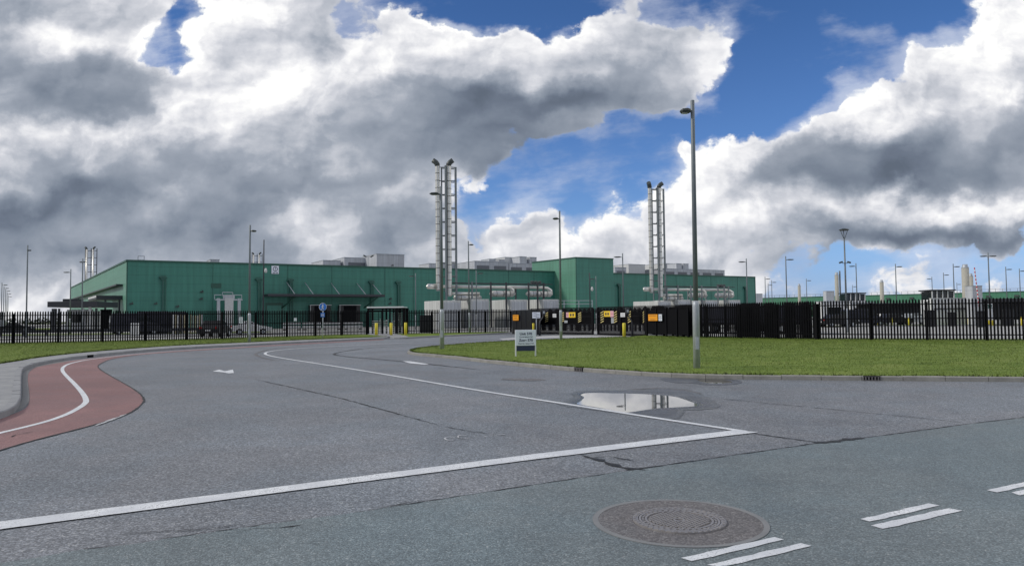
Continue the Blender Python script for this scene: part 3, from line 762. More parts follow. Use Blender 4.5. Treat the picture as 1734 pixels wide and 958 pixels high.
# doors
def wallbox(px0, px1, y0, y1, depth, m, name, parent=hall, out=.0, frame=None):
    a = front(px0)+NO*out; b = front(px1)+NO*out; c = (a+b)/2; z1 = zat((px0+px1)/2, y0, c.y); z0 = zat((px0+px1)/2, y1, c.y) if y1 < 999 else .05
    mb = MB().box((c.x, c.y, (z0+z1)/2), ((b-a).length, depth, z1-z0), fa); return lbuild(mb, name, m, parent), a, b, z0, z1
for (x0, x1) in ((522, 556.5), (571.5, 606)):
    d, a, b, z0, z1 = wallbox(x0, x1, 517, 549, 1.1, 'black_paint', 'dock_shelter', hall, .55)
    ca = (a+b)/2+NO*.57; lbuild(MB().box((ca.x, ca.y, z0+1.75), ((b-a).length*.62, .04, 3.3), fa), 'dock_door', 'dark_void', d)
    t_ = MB(); t_.box((ca.x, ca.y, z1+.05), ((b-a).length+.2, .1, .10), fa); t_.box((a.x+NO.x*.57, a.y+NO.y*.57, (z0+z1)/2), (.07, .1, z1-z0), fa); lbuild(t_, 'edge_strip', 'off_white', d)
    for s_ in (-1, 1):
        q = ca+FD*s_*1.9; lbuild(MB().box((q.x, q.y, z0+.25), (.35, .3, .5), fa), 'bumper', 'rubber', d)
d, a, b, z0, z1 = wallbox(449, 479, 512.5, 1000, .08, 'green_trim', 'door_frame', hall, .05)
ca = (a+b)/2+NO*.06; lbuild(MB().box((ca.x, ca.y, z1/2-.2), ((b-a).length-.6, .1, z1-.5), fa), 'roller_door', 'green_cladding', d)
# small wall lamps and cameras
for px, py in ((263, 514), (222, 514), (340, 506), (341, 494), (661, 506), (660, 514), (664, 449.5), (300, 519)):
    p = front(px)+NO*.15; z = zat(px, py, p.y); lbuild(MB().box((p.x, p.y, z), (.5, .3, .18), fa, 0, .03).box((p.x+.1, p.y+.1, z+.16), (.1, .2, .2), fa), 'wall_lamp', 'lamp_dark')
wallbox(357, 374, 479.5, 487.5, .06, 'green_trim', 'vent_grille', hall, .04)
# sign on the wall
a = front(459)+NO*.12; b = front(471.5)+NO*.12; c = (a+b)/2; z1 = zat(465, 450, c.y); z0 = zat(465, 463.5, c.y)
sg = empty('wall_sign', (c.x, c.y, z0), 'square white sign with a ringed number high on the green hall wall', 'sign')
MB().box((c.x, c.y, (z0+z1)/2), ((b-a).length, .08, z1-z0), fa, 0, .01).build('panel', 'sign_white', sg, (c.x, c.y, z0))
s_ = (b-a).length; cz = (z0+z1)/2+.12*s_; cc_ = c+NO*.05
rg = MB(); Rp = [cc_+FD*math.cos(t*math.pi/20)*s_*.29+Vector((0, 0, math.sin(t*math.pi/20)*s_*.29))+Vector((0, 0, cz-cc_.z)) for t in range(41)]
rg.tube(Rp, .05, 5, cap=False); rg.build('ring', 'navy', sg, (c.x, c.y, z0))
text('1', s_*.45, (cc_.x, cc_.y, cz), FD, (0, 0, 1), 'navy', sg, 'numeral', (c.x, c.y, z0), bold=.02)
text('UNIT 570', s_*.17, (cc_.x, cc_.y, z0+s_*.15), FD, (0, 0, 1), 'navy', sg, 'lettering', (c.x, c.y, z0), bold=.015)
# canopies on the left flank
WN = Vector((-.822, -.569, 0)).normalized()
q0 = A0+LD*4.7; q1 = q0+WN*3.7; z = zat(208, 502.5, q0.y)
mb = MB().prism([(p.x, p.y) for p in (q0, q1, q1+LD*13, q0+LD*13)], z-.40, z+.2)
can2 = lbuild(mb, 'side_canopy', 'dark_steel')
m2 = MB(); pa = q1+WN*.03; m2.add([pa+Vector((0, 0, z-.1)), pa+LD*13+Vector((0, 0, z-.1)), pa+LD*13+Vector((0, 0, z+.19)), pa+Vector((0, 0, z+.19))], [(0, 1, 2, 3)]); lbuild(m2, 'fascia', 'off_white', can2)  # off-white sheet paints the lit left edge of the dark slab
for u in (.4, 2.4):
    p = q0+WN*u+LD*.4; lbuild(MB().box((p.x, p.y, (z-.45)/2), (.28, .28, z-.45), fa), 'canopy_post', 'dark_steel', can2)
p0 = A0+LD*4.5+WN*.5; p1 = A0+LD*92+WN*.5; z = zat(207, 482, p0.y)
mb = MB(); beam(p0, p1, .9, .22, z, mb); lbuild(mb, 'ledge', 'dark_steel')
for u in (12, 26, 40, 55):
    p = A0+LD*u+WN*.08; lbuild(MB().box((p.x, p.y, 1.7), (.12, 2.2, 3.4), fa), 'side_door', 'green_trim')

# ---- things on the roof
def roofbox(px0, px1, ytop, off, depth, label, group='plant units on the hall roof', m='plant_grey', kind='plant_unit', cat='rooftop unit', grille=0, zb=None, rel=False):
    a = front(px0, off); b = front(px1, off); z1 = zat((px0+px1)/2, ytop, (a.y+b.y)/2); zb = HB-.25 if zb is None else zb
    o = (a+b)/2; e = empty(kind, (o.x, o.y, zb), label, cat, group, fa)
    L = (b-a).length; mb = MB().box((0, depth/2, (z1-zb)/2), (L, depth, z1-zb), 0, 0, .05); mb.build('casing', m, e)
    MB().box((0, depth/2, z1-zb+.06), (L+.1, depth+.1, .12)).build('lid', 'galvanised', e)
    for g in range(grille):
        gx = -L/2+(g+.5)*L/grille; g_ = MB().box((gx, -.03, (z1-zb)*.55), (L/grille*.7, .06, (z1-zb)*.4))
        for k in range(4): g_.box((gx, -.08, (z1-zb)*(.4+.1*k)), (L/grille*.68, .06, .06), 0, 0)
        g_.build('louvre', 'louvre', e)
    return e
roofbox(547, 577, 441.5, 26, 9, 'small grey roof unit, leftmost of the three boxes left of the tall twin flues')
roofbox(583, 628, 437, 25, 10, 'grey roof unit in the middle of the three boxes left of the tall twin flues', grille=1)
roofbox(638, 685, 431, 18, 9, 'tall pale grey box on the roof, nearest to the tall twin flues on their left', grille=0)
roofbox(355, 371, 440, 12, 4, 'tiny grey roof box over the left half of the green hall')
e_ = front(238, 4); fr = empty('roof_hatch_rail', (e_.x, e_.y, HB-.2), 'small open guard frame above the left corner of the hall roof', 'guard rail', None, fa)
b_r = MB(); 
for x, y in ((-.45, 0), (.45, 0), (-.45, .9), (.45, .9)): b_r.box((x, y, .65), (.06, .06, 1.3))
for z_ in (.65, 1.3): b_r.box((0, 0, z_), (.9, .05, .05)); b_r.box((0, .9, z_), (.9, .05, .05)); b_r.box((-.45, .45, z_), (.05, .9, .05)); b_r.box((.45, .45, z_), (.05, .9, .05))
b_r.build('frame', 'galvanised', fr)
roofbox(727, 803, 447.5, 30, 6, 'low pale duct housing on the roof just behind the tall twin flues', m='plant_grey')
roofbox(804, 862, 443.2, 20, 10, 'long grey roof unit with two louvres right of the tall twin flues', grille=2)
roofbox(829, 840.5, 439, 24, 4, 'small square box standing up behind the long louvred roof unit, left one', zb=HB)
roofbox(846, 856, 440, 24, 4, 'small square box standing up behind the long louvred roof unit, right one', zb=HB)
roofbox(862.5, 938, 447, 20.5, 9, 'long low grey roof unit ending at the raised green block', grille=3)
roofbox(856, 880.5, 436.2, 26, 9, 'pale cream-sided roof unit behind the long low grey one', m='off_white')
roofbox(881, 893, 435, 22, 9, 'tall narrow grey roof tower beside the cream-sided unit', zb=HB)
roofbox(898, 910, 436, 22, 9, 'tall narrow grey roof tower nearer the raised green block', zb=HB)
roofbox(1043, 1062, 453, 22, 5, 'low grey roof unit just right of the raised green block', grille=1)
roofbox(1066, 1094, 448, 24, 7, 'pale roof unit directly left of the right flue pair', m='off_white')
roofbox(1124.5, 1229, 456.5, 18, 8, 'long low grey roof unit with louvres right of the right flue pair', grille=5)
roofbox(1126, 1146, 446.5, 24, 8, 'pale cream-sided roof box right of the right flue pair', m='off_white')
roofbox(1147, 1156, 446.5, 20, 7, 'tall narrow grey roof tower right of the right flue pair', zb=HB)
roofbox(1159, 1168, 447, 20, 7, 'tall narrow grey roof tower hidden partly by the nearest street lamp', zb=HB)
# camera masts on the roof
for px, yt, lab in ((624, 434.5, 'small camera bracket with two heads on the hall roof beside the tall pale box'),):
    p = front(px, 14); z = zat(px, yt, p.y); e = empty('roof_camera', (p.x, p.y, HB-.2), lab, 'camera', None, fa)
    MB().box((0, 0, (z-HB)/2), (.08, .08, z-HB+.3)).box((0, 0, z-HB+.1), (1.3, .08, .08)).build('bracket', 'galvanised', e)
    for s_ in (-1, 1): MB().box((s_*.75, 0, z-HB+.3), (.7, .25, .25), 0, 0, .04, Matrix.Rotation(-s_*.5, 3, 'Y')).build('camera_head', 'lamp_dark', e)

# ================================================================ GENERATOR YARD (two identical sets)
G0 = base(757, 105.)
gm = math.atan2(FD.y, FD.x)
def gset(S0, which):
    o = G0+FD*S0
    wl = ('left', 'right')[which]
    gr = 'twin exhaust flues'
    def P(s, v, z): p = o+FD*s+NO*v; return Vector((p.x, p.y, z))
    H = 24.2
    fl = empty('exhaust_flues', P(0, 0, 0), ('tall pair of stainless exhaust flues with dark mast columns, nearer pair in the centre', 'tall pair of stainless exhaust flues between the raised block and nearest street lamp')[which], 'chimney', gr)
    og = P(0, 0, 0)
    dark = 'pole_grey'
    for s, v, zb_, si in ((-1.15, -.4, 5.4, -1), (.20, .35, 4.6, 1)):
        fr0 = .31 if si < 0 else .36; f = MB().tube([P(s, v, zb_), P(s, v, H-.9)], fr0, 18); 
        nb = 17; sr = MB()
        for k in range(nb+1): f.tube([P(s, v, zb_+.05+(H-1.1-zb_)*k/nb), P(s, v, zb_+.14+(H-1.1-zb_)*k/nb)], fr0+.015, 18, 1)
        ff = f.build('flue', ['stainless', 'seam_dark'], fl, og)
        top = P(s, v, H-.95); d = FD*si*.55+NO*.35*(-1 if which == 0 and si < 0 else 1)
        c = MB().tube([top, top+Vector((0, 0, .22))+d*.05, top+d*.35+Vector((0, 0, .5)), top+d*.95+Vector((0, 0, .78))], [.37, .38, .37, .36], 16); c.build('cowl', 'lamp_dark', ff, og)
    for s, v, w_ in ((-.35, .5, .24), (-.3, -.8, .16), (1.45, .1, .24)):
        MB().box(P(s, v, H/2-.5), (w_, w_, H-1.), gm).build('column', dark, fl, og)
    r = MB(); nr = 11
    for k in range(nr):
        z = H-1.2-k*1.95
        for v in (.2, -.6): 
            a, b = P(-.35, v, z+.12*(v > 0)), P(1.45, v*.5, z+.12*(v > 0)); r.tube([a, b], .075, 6)
        a, b = P(-1.2, -.2, z), P(-.3, .2, z); r.tube([a, b], .06, 6)
    r.build('rungs', dark, fl, og)
    # header pipes and silencers
    pr = empty('exhaust_pipework', P(8, 0, 0), ('silver exhaust pipes and drum silencers on posts right of the central flues', 'silver exhaust pipes and drum silencers running behind the nearest street lamp')[which], 'pipework', 'exhaust pipework on posts')
    op = P(8, 0, 0); MBs = 'stainless'
    def el(p, q, r_): return [p.lerp(q, t) for t in (0, 1)]
    MB().tube([P(-3.0, -.4, 6.0), P(-2.75, -.4, 6.0), P(-1.6, -.4, 6.0)], [.05, .36, .38], 16).build('end_cap', MBs, pr, op)
    m = MB().tube([P(-1.6, -.4, 6.0), P(9.9, -.4, 6.0), P(10.6, -.3, 5.95), P(11.0, -.1, 5.6), P(11.0, 0, 5.1)], .23, 14); m.build('header_pipe', MBs, pr, op)
    m = MB().tube([P(10.4, -.5, 6.05), P(16.6, -.5, 6.05), P(17.4, -.4, 5.95), P(17.8, -.1, 5.6), P(17.8, 0, 5.1)], .23, 14); m.build('header_pipe', MBs, pr, op)
    m = MB().tube([P(.55, .35, 5.0), P(5.0, .35, 5.0)], .22, 14); m.build('header_pipe', MBs, pr, op)
    for a, b, z in ((7.3, 10.9, 5.05), (13.6, 17.6, 5.05), (1.4, 5.2, 4.45)):
        d = MB().tube([P(a-.35, 0, z), P(a, 0, z), P(a+.02, 0, z), P(b-.02, 0, z), P(b, 0, z), P(b+.35, 0, z)], [.18, .33, .46, .46, .33, .18], 18)
        for t in (.18, .5, .82): d.tube([P(a+(b-a)*t-.04, 0, z), P(a+(b-a)*t+.04, 0, z)], .475, 18, 1)
        d.build('silencer', ['stainless_matt', 'seam_dark'], pr, op)
    for s, v in ((1.0, .9), (3.5, .9), (6.7, .7), (9.3, .7), (13.2, .7), (14.8, .7), (15.9, .7), (7.7, -.9), (12.0, -.9), (17.0, -.9)):
        MB().box(P(s, v, 3.35), (.2, .2, 6.7 if v > .65 and s > 3.4 else 6.0), gm).build('post', 'dark_steel' if v < .8 and which == 0 else 'pole_grey', pr, op)
    fr_ = MB()
    for v in (.7, -.9): fr_.box(P(9, v, 6.5), (17, .1, .12), gm)
    for s in range(2, 18, 3): fr_.box(P(s, -.1, 6.52), (.1, 1.8, .1), gm)
    fr_.build('frame', 'dark_steel', pr, op)
    for s in (14.6, 15.3, 16.0): MB().box(P(s, -.4, 6.75), (.45, .5, .6), gm, 0, .1).build('valve', 'lamp_dark', pr, op)
    # enclosures
    for i, s in enumerate((-1.3, 3.2, 9.7, 15.4)):
        lab = [('ribbed pale generator enclosure, leftmost of the row under the central flues', 'ribbed pale generator enclosure just right of the central flues', 'ribbed pale generator enclosure third in the row right of the central flues', 'ribbed pale generator enclosure at the right end of the row by the raised block'),
               ('ribbed pale generator enclosure, leftmost of the row under the right flues', 'ribbed pale generator enclosure just right of the right flues', 'ribbed pale generator enclosure directly behind the nearest street lamp', 'ribbed pale generator enclosure at the far right end of the hall front')][which][i]
        e = empty('generator_enclosure', P(s, 1.2, 0), lab, 'generator', 'generator enclosures under the exhaust pipes', gm)
        Lx = 2.9; Ly = 6.4; Hh = (4.0, 4.2, 4.15, 4.2)[i]
        MB().box((Lx/2, Ly/2, Hh/2), (Lx, Ly, Hh), 0, 0, .05).build('casing', 'enclosure_grey', e)
        g = MB().box((Lx/2, -.03, Hh*.5), (Lx*.86, .06, Hh*.86)); 
        for k in range(14): g.box((Lx/2, -.08, Hh*(.1+.06*k)), (Lx*.84, .05, .06))
        g.build('louvre', 'plant_grey', e)
        MB().box((-.03, 1.5, 1.2), (.05, 1.0, 2.1)).box((-.07, 1.15, 1.2), (.04, .08, .3)).build('door', 'plant_grey', e)
gset(0, 0); gset(39.6, 1)
# far flue groups behind the hall
for px, yt, Y, lab in ((151, 417.5, 218, 'distant pair of exhaust flues above the left end of the hall roof'), (434, 427, 245, 'distant flue tops behind the hall roof between two street lamps')):
    p = base(px, Y); H = zat(px, yt, Y); e = empty('exhaust_flues', p, lab, 'chimney', 'twin exhaust flues')
    for s in (-1.0, .9):
        MB().tube([p+Vector((s, 0, 3)), p+Vector((s, 0, H-.8))], .25, 10).build('flue', 'stainless', e, p)
        k = 1 if s > 0 else -1
        MB().tube([p+Vector((s, 0, H-.8)), p+Vector((s+k*.2, 0, H-.3)), p+Vector((s+k*.6, 0, H-.15))], .25, 10).build('cowl', 'lamp_dark', e, p)
    r = MB()
    for s in (-1.7, 0, 1.7): r.box(p+Vector((s, .5, H/2)), (.16, .16, H-1))
    for k in range(9): r.box(p+Vector((0, .5, H-1.2-k*2.1)), (3.4, .12, .14))
    r.build('frame', 'dark_steel', e, p)

# ================================================================ FENCES
def fence(path, label, zt=2.36, z0=.1, name='palisade_fence', post_at=None, group='black palisade fences', bay=2.75, skip=None):
    e = empty(name, (path[0].x, path[0].y, z0), label, 'fence', group); og = (path[0].x, path[0].y, z0)
    pal = MB(); L = [0]
    for a, b in zip(path[:-1], path[1:]): L.append(L[-1]+(b-a).length)
    def at(d):
        for i in range(len(path)-1):
            if L[i+1] >= d-1e-6: t = (d-L[i])/max(1e-6, L[i+1]-L[i]); return path[i].lerp(path[i+1], t), (path[i+1]-path[i]).normalized()
        return path[-1].copy(), (path[-1]-path[-2]).normalized()
    d = .08; rnd = random.Random(int(L[-1]*10))
    while d < L[-1]:
        p, t = at(d); n = Vector((-t.y, t.x, 0)); a = math.atan2(t.y, t.x); w = .046; q = p-n*.035
        dz = rnd.uniform(-.012, .012)+zt; tl = rnd.uniform(-.004, .004)
        Lb = q-t*w; Rb = q+t*w; T3 = [Lb-n*.012, q+n*.012, Rb-n*.012]
        vs = [Vector((v.x, v.y, z0+.04)) for v in T3]+[Vector((v.x+t.x*tl, v.y+t.y*tl, dz-.10)) for v in T3]+[Vector((q.x+t.x*tl, q.y+t.y*tl, dz))]
        bk = [v+n*.014 for v in vs]
        pal.add(vs+bk, [(0, 1, 4, 3), (1, 2, 5, 4), (3, 4, 6), (4, 5, 6), (7, 10, 11, 8), (8, 11, 12, 9), (10, 13, 11), (11, 13, 12), (0, 3, 10, 7), (2, 9, 12, 5), (3, 6, 13, 10), (5, 12, 13, 6)])
        d += .155
    pal.build('palings', 'fence_black', e, og)
    for z in (zt-.30, z0+1.18, z0+.30):
        r = MB()
        for a, b in zip(path[:-1], path[1:]): 
            c = (a+b)/2; r.box((c.x, c.y, z), ((b-a).length+.05, .045, .055), math.atan2((b-a).y, (b-a).x))
        r.build('rail', 'fence_black', e, og)
    n = max(1, round(L[-1]/bay))
    for k in range(n+1):
        p, t = at(L[-1]*k/n); q = p+Vector((-t.y, t.x, 0))*.09
        m = MB().box((q.x, q.y, (zt-.22+z0)/2), (.15, .10, zt-.22-z0), math.atan2(t.y, t.x)); m.box((q.x, q.y, zt-.20), (.19, .13, .04), math.atan2(t.y, t.x), 0, .01)
        m.build('post', 'fence_black', e, og)
    return e
fence(F1, 'long black palisade fence along the left lawn ending at the turnstile')
fence(F2, 'black palisade fence between the turnstile and the dark gate cabinet')
F3a = F3[:4]; F3b = F3[3:]
fence(F3a, 'black palisade fence right of the gates, from orange sign to the lawn bend')
fence(F3b, 'black palisade fence at the far right of the photo in front of the yellow bollards')
f3i = [p+Vector((.75, 1.25, 0)) for p in F3a[:4]]; f3i = [f3i[0], f3i[1], f3i[2], f3i[3]+Vector((-.6, .6, 0))]
fence(f3i, 'second black palisade fence running close behind the one right of the gates')
fr = [F3a[-1]+Vector((-.05, .12, 0)), F3a[-1]+Vector((-3.1, 5.0, 0))]
fence(fr, 'short black palisade return fence going back from the bend')
inner = [F2[-1]+Vector((1.0, 8, 0)), Vector((6, 74, .1)), Vector((16, 66, .1)), Vector((24, 60, .1))]
fence(inner, 'black palisade fence further inside the yard behind the two gates')
# ================================================================ GATES
def chev(e, c, t, og, h=1.0, w=.26):
    n = Vector((t.y, -t.x, 0)); mb = MB()
    for k in range(5):
        z = c.z-h/2+h*(k+.5)/5
        A = [c-t*w/2+Vector((0, 0, z-c.z-.10)), c+t*w/2+Vector((0, 0, z-c.z+.03)), c+t*w/2+Vector((0, 0, z-c.z+.10)), c-t*w/2+Vector((0, 0, z-c.z-.03))]
        mb.add([p+n*.012 for p in A]+[p for p in A], [(0, 1, 2, 3), (4, 7, 6, 5), (0, 4, 5, 1), (1, 5, 6, 2), (2, 6, 7, 3), (3, 7, 4, 0)])
    return mb.build('chevron_stripes', 'chevron_yellow', e, og)
def plate(e, c, t, w, h, m, og, name='plate', th=.02):
    return MB().box(c, (w, th, h), math.atan2(t.y, t.x), 0, .004).build(name, m, e, og)
def gate(a, b, label, panels, zt=2.34):
    t = (b-a).normalized(); n = Vector((t.y, -t.x, 0)); L = (b-a).length; og = (a.x, a.y, 0); ang = math.atan2(t.y, t.x)
    e = empty('sliding_gate', (a.x, a.y, 0), label, 'gate', 'black sliding vehicle gates')
    pal = MB(); d = .06
    while d < L:
        p = a+t*d; pal.box((p.x, p.y, (zt+.06)/2), (.065, .03, zt-.06), ang); d += .125
    pal.build('palings', 'fence_black', e, og)
    for z in (zt-.32, 1.55, .92, .14):
        c = a.lerp(b, .5); MB().box((c.x, c.y, z), (L, .09, .10), ang).build('rail', 'fence_black', e, og)
    c = a.lerp(b, .5)-n*.03; MB().box((c.x, c.y, 1.42), (L, .03, 1.05), ang).build('sheet_panel', 'dark_void', e, og)
    for f in (0, .5, 1):
        p = a.lerp(b, f); MB().box((p.x, p.y, zt/2), (.13, .13, zt-.1), ang).build('stile', 'fence_black', e, og)
    return e, t, n, og
def on(a, b, px, z): p = hit(px, a, (b-a).normalized()); return Vector((p.x, p.y, z))
def sgn(a, b, x0, x1, y0, y1, n, out=.07):
    p0 = hit(x0, a, (b-a).normalized()); p1 = hit(x1, a, (b-a).normalized()); c = (p0+p1)/2
    z0, z1 = zat((x0+x1)/2, y1, c.y), zat((x0+x1)/2, y0, c.y); return Vector((c.x, c.y, (z0+z1)/2))+n*out, (p1-p0).length, z1-z0
gA, tA, nA, oA = gate(GATE0, GATE1, 'black sliding gate on the left with yellow warning sign, nearer the Unit 570 board', None)
gB, tB, nB, oB = gate(GATE2, GATE3, 'black sliding gate on the right with yellow and pink signs between chevrons', None)
for x in (901, 926.5, 953.5, 982.5):
    c, w_, h_ = sgn(GATE0, GATE1, x-2.6, x+2.6, 528.5, 545.5, nA, .06); chev(gA, c, tA, oA, h_, w_)
for x in (1021, 1043.5, 1067, 1091):
    c, w_, h_ = sgn(GATE2, GATE3, x-2.6, x+2.6, 526.5, 546.5, nB, .08); chev(gB, c, tB, oB, h_, w_*(1 if x < 1080 else .4))
for (g, a, b, n, og, t, x0, x1, y0, y1, m, nm) in ((gA, GATE0, GATE1, nA, oA, tA, 964, 975.5, 528.5, 537.5, 'yellow_sign', 'warning_plate'), (gA, GATE0, GATE1, nA, oA, tA, 959.8, 964, 528.8, 537.5, 'pink_sign', 'notice_plate'),
        (gA, GATE0, GATE1, nA, oA, tA, 937, 943, 531, 537.3, 'white_paint', 'notice_plate'), (gB, GATE2, GATE3, nB, oB, tB, 1024, 1034.5, 526.5, 536, 'yellow_sign', 'warning_plate'),
        (gB, GATE2, GATE3, nB, oB, tB, 1034.7, 1040.3, 526.3, 536.5, 'pink_sign', 'notice_plate'), (gB, GATE2, GATE3, nB, oB, tB, 1036, 1040.5, 538, 547, 'galvanised', 'lock_plate'), (gB, GATE2, GATE3, nB, oB, tB, 1052, 1059.5, 529.5, 536.5, 'white_paint', 'notice_plate'),
        (gA, GATE0, GATE1, nA, oA, tA, 956.5, 962, 542.5, 546.5, 'galvanised', 'lock_plate')):
    c, w_, h_ = sgn(a, b, x0, x1, y0, y1, n); pl = plate(g, c, t, w_, h_, m, og, nm)
    if m == 'yellow_sign':
        for k in (-.18, .18): MB().box(c+t*k*w_+n*.014, (w_*.2, .01, h_*.45), math.atan2(t.y, t.x)).build('pictogram', 'dark_steel', pl, og)
    elif h_ > .28:
        for k in (-.25, 0, .25): MB().box(c+n*.014+Vector((0, 0, k*h_)), (w_*.7, .008, h_*.06), math.atan2(t.y, t.x)).build('text_line', 'louvre' if m != 'pink_sign' else 'red_paint', pl, og)
# dark cabinet left of the gates, dark sheeted pocket right of them
def cab(px0, px1, Y0, Y1, zt, label, name='gate_cabinet', z0=.0):
    a = base(px0, Y0); b = base(px1, Y1); t = (b-a).normalized(); c = (a+b)/2; n = Vector((-t.y, t.x, 0)); og = (c.x, c.y, z0); ang = math.atan2(t.y, t.x)
    e = empty(name, og, label, 'cabinet'); L = (b-a).length
    MB().box(c+n*.5+Vector((0, 0, (zt+z0)/2)), (L, .9, zt-z0), ang, 0, .02).build('casing', 'black_paint', e, og)
    for k in range(1, 4): MB().box(c+t*(k/4-.5)*L-n*-.03+Vector((0, 0, (zt+z0)/2)), (.05, .06, zt-z0-.1), ang).build('panel_joint', 'dark_steel', e, og)
    return e, a, b, t, -n
gc, a_, b_, t_, n_ = cab(866, 898, 69.5, 65.0, 2.2, 'black sheeted gate cabinet with an orange sign at the left of the gates')
def sign(a, b, n, t, x0, x1, y0, y1, m, label, lines=3, lm='dark_steel'):
    c, w_, h_ = sgn(a, b, x0, x1, y0, y1, n, .08); og = (c.x, c.y, c.z-h_/2)
    e = empty('sign', og, label, 'sign', 'notices fixed along the fence'); plate(e, c, t, w_, h_, m, og, 'panel', .03)
    for k in range(lines): MB().box(c+n*.018+Vector((0, 0, h_*(.3-.6*k/max(1, lines-1)))), (w_*(.8 if k % 2 == 0 else .55), .008, h_*.07), math.atan2(t.y, t.x)).build('text_line', lm, e, og)
    return e
sign(a_, b_, n_, t_, 870, 879.5, 533, 542.5, 'orange_sign', 'bright orange square sign on the black cabinet left of the gates', 3)
a2 = base(1094, 55.0); b2 = base(1164, 49.9); t2 = (b2-a2).normalized(); n2 = Vector((t2.y, -t2.x, 0))
pk = empty('gate_pocket', a2, 'low black sheeted panel closing the fence right of the gates', 'panel')
c2 = (a2+b2)/2
MB().box(c2-n2*.10+Vector((0, 0, 1.12)), ((b2-a2).length, .05, 1.75), math.atan2(t2.y, t2.x)).build('sheet', 'dark_void', pk, tuple(a2))
for k in range(5): MB().box(a2.lerp(b2, k/4)-n2*.05+Vector((0, 0, 1.05)), (.12, .1, 2.1), math.atan2(t2.y, t2.x)).build('stile', 'fence_black', pk, tuple(a2))
sign(a2, b2, n2, t2, 1099.5, 1115, 532, 543, 'orange_sign', 'orange oblong sign with dark top edge on the black panel right of the gates', 2)
sign(a2, b2, n2, t2, 1117, 1122.5, 532, 543, 'sign_white', 'narrow white notice beside the oblong orange sign', 4)
fa_, fb_ = F1[4], F1[5]; tf = (fb_-fa_).normalized(); nf = Vector((tf.y, -tf.x, 0))
sign(fa_, fb_, nf, tf, 404, 410.3, 536.8, 547, 'sign_white', 'small white notice on the left fence just left of a street lamp', 4)
sign(fa_, fb_, nf, tf, 497, 501.5, 538, 543.5, 'sign_white', 'tiny white notice on the left fence near the blue round sign', 2)

def gooseneck(px, py, label, flip=1):
    p = gp(px, py); og = (p.x, p.y, 0); e = empty('intercom_post', og, label, 'post', 'curved intercom posts by the gates')
    MB().tube([p, p+Vector((0, 0, 1.0)), p+Vector((.05*flip, 0, 1.25)), p+Vector((.25*flip, 0, 1.5)), p+Vector((.34*flip, 0, 1.75))], [.07, .06, .055, .05, .05], 8).build('stem', 'dark_steel', e, og)
    MB().box(p+Vector((.36*flip, -.05, 1.95)), (.30, .20, .5), 0, 0, .03).build('head', 'dark_steel', e, og)
    MB().box(p+Vector((.36*flip, -.16, 1.95)), (.14, .02, .2)).build('keypad', 'galvanised', e, og)
    MB().box(p+Vector((0, 0, .02)), (.3, .3, .04)).build('base_plate', 'dark_steel', e, og)
gooseneck(914, 568.6, 'dark curved intercom post beside the Unit 570 board')
gooseneck(1071, 569.8, 'dark curved intercom post right of the lone yellow bollard', -1)
def bollard(px, py, h, label, z=0., r=.085):
    p = gp(px, py, z); og = (p.x, p.y, z); e = empty('bollard', og, label, 'bollard', 'yellow bollards')
    MB().tube([p+Vector((0, 0, -.02)), p+Vector((0, 0, h-.04)), p+Vector((0, 0, h))], [r, r, r*.8], 14).build('post', 'yellow_paint', e, og)
    MB().tube([p+Vector((0, 0, .0)), p+Vector((0, 0, .03))], r*1.35, 14).build('collar', 'kerb_grey', e, og)
    return e
bollard(637.3, 567.6, 1.08, 'yellow bollard left of the turnstile, leftmost of the three at the path', .105, .13)
bollard(662.3, 567.6, 1.08, 'yellow bollard in front of the turnstile, middle of the three at the path', .105, .12)
bollard(687, 567.8, 1.1, 'yellow bollard right of the turnstile, rightmost of the three at the path', .105, .12)
bollard(903.3, 568.5, 1.05, 'yellow bollard peeping out above the Unit 570 board')
bollard(1057, 571.2, 1.03, 'lone yellow bollard in front of the right gate at the lawn edge', .05, .115)
# white sign on a thin post near the board
p = gp(908.5, 568.8); og = (p.x, p.y, 0); e = empty('post_sign', og, 'white oblong sign on a thin grey post behind the Unit 570 board', 'sign')
zc_ = zat(908, 533.5, p.y); MB().tube([p, p+Vector((0, 0, zc_+.2))], .035, 8).build('pole', 'galvanised', e, og)
MB().box(p+Vector((0, -.05, zc_)), (.66, .03, .50), 0, 0, .005).build('panel', 'sign_white', e, og)
for k in range(4): MB().box(p+Vector((-.1+.2*(k % 2), -.07, zc_+.14-.1*k)), (.3, .01, .03)).build('text_line', 'louvre', e, og)
# blue cycle path sign
p = gp(546, 573.5, .12); og = (p.x, p.y, .12); e = empty('round_sign', og, 'round blue pedestrian sign on a thin pole in front of the left fence', 'traffic sign')
z1 = zat(548, 519.6, p.y); z2 = zat(547, 533, p.y)
MB().tube([p, Vector((p.x+.06, p.y, z1+.3))], .035, 8).build('pole', 'galvanised', e, og)
cz_ = Vector((p.x+.05, p.y-.05, z1)); MB().tube([cz_, cz_+Vector((-.01, -.03, 0))], .29, 24, 0, True, False).build('disc', 'sign_blue', e, og)
q_ = cz_+Vector((0, -.045, 0)); m = MB()
m.tube([q_+Vector((0, 0, .17)), q_+Vector((0, -.01, .17))], .045, 10); m.tube([q_+Vector((.02, 0, .11)), q_+Vector((-.01, 0, -.03))], .035, 6); m.tube([q_+Vector((0, 0, -.03)), q_+Vector((-.09, 0, -.2))], .022, 6)
m.tube([q_+Vector((0, 0, -.03)), q_+Vector((.08, 0, -.2))], .022, 6); m.tube([q_+Vector((0, 0, .08)), q_+Vector((.1, 0, 0))], .018, 6); m.tube([q_+Vector((0, 0, .08)), q_+Vector((-.1, 0, 0))], .018, 6)
m.build('pedestrian_symbol', 'white_paint', e, og)
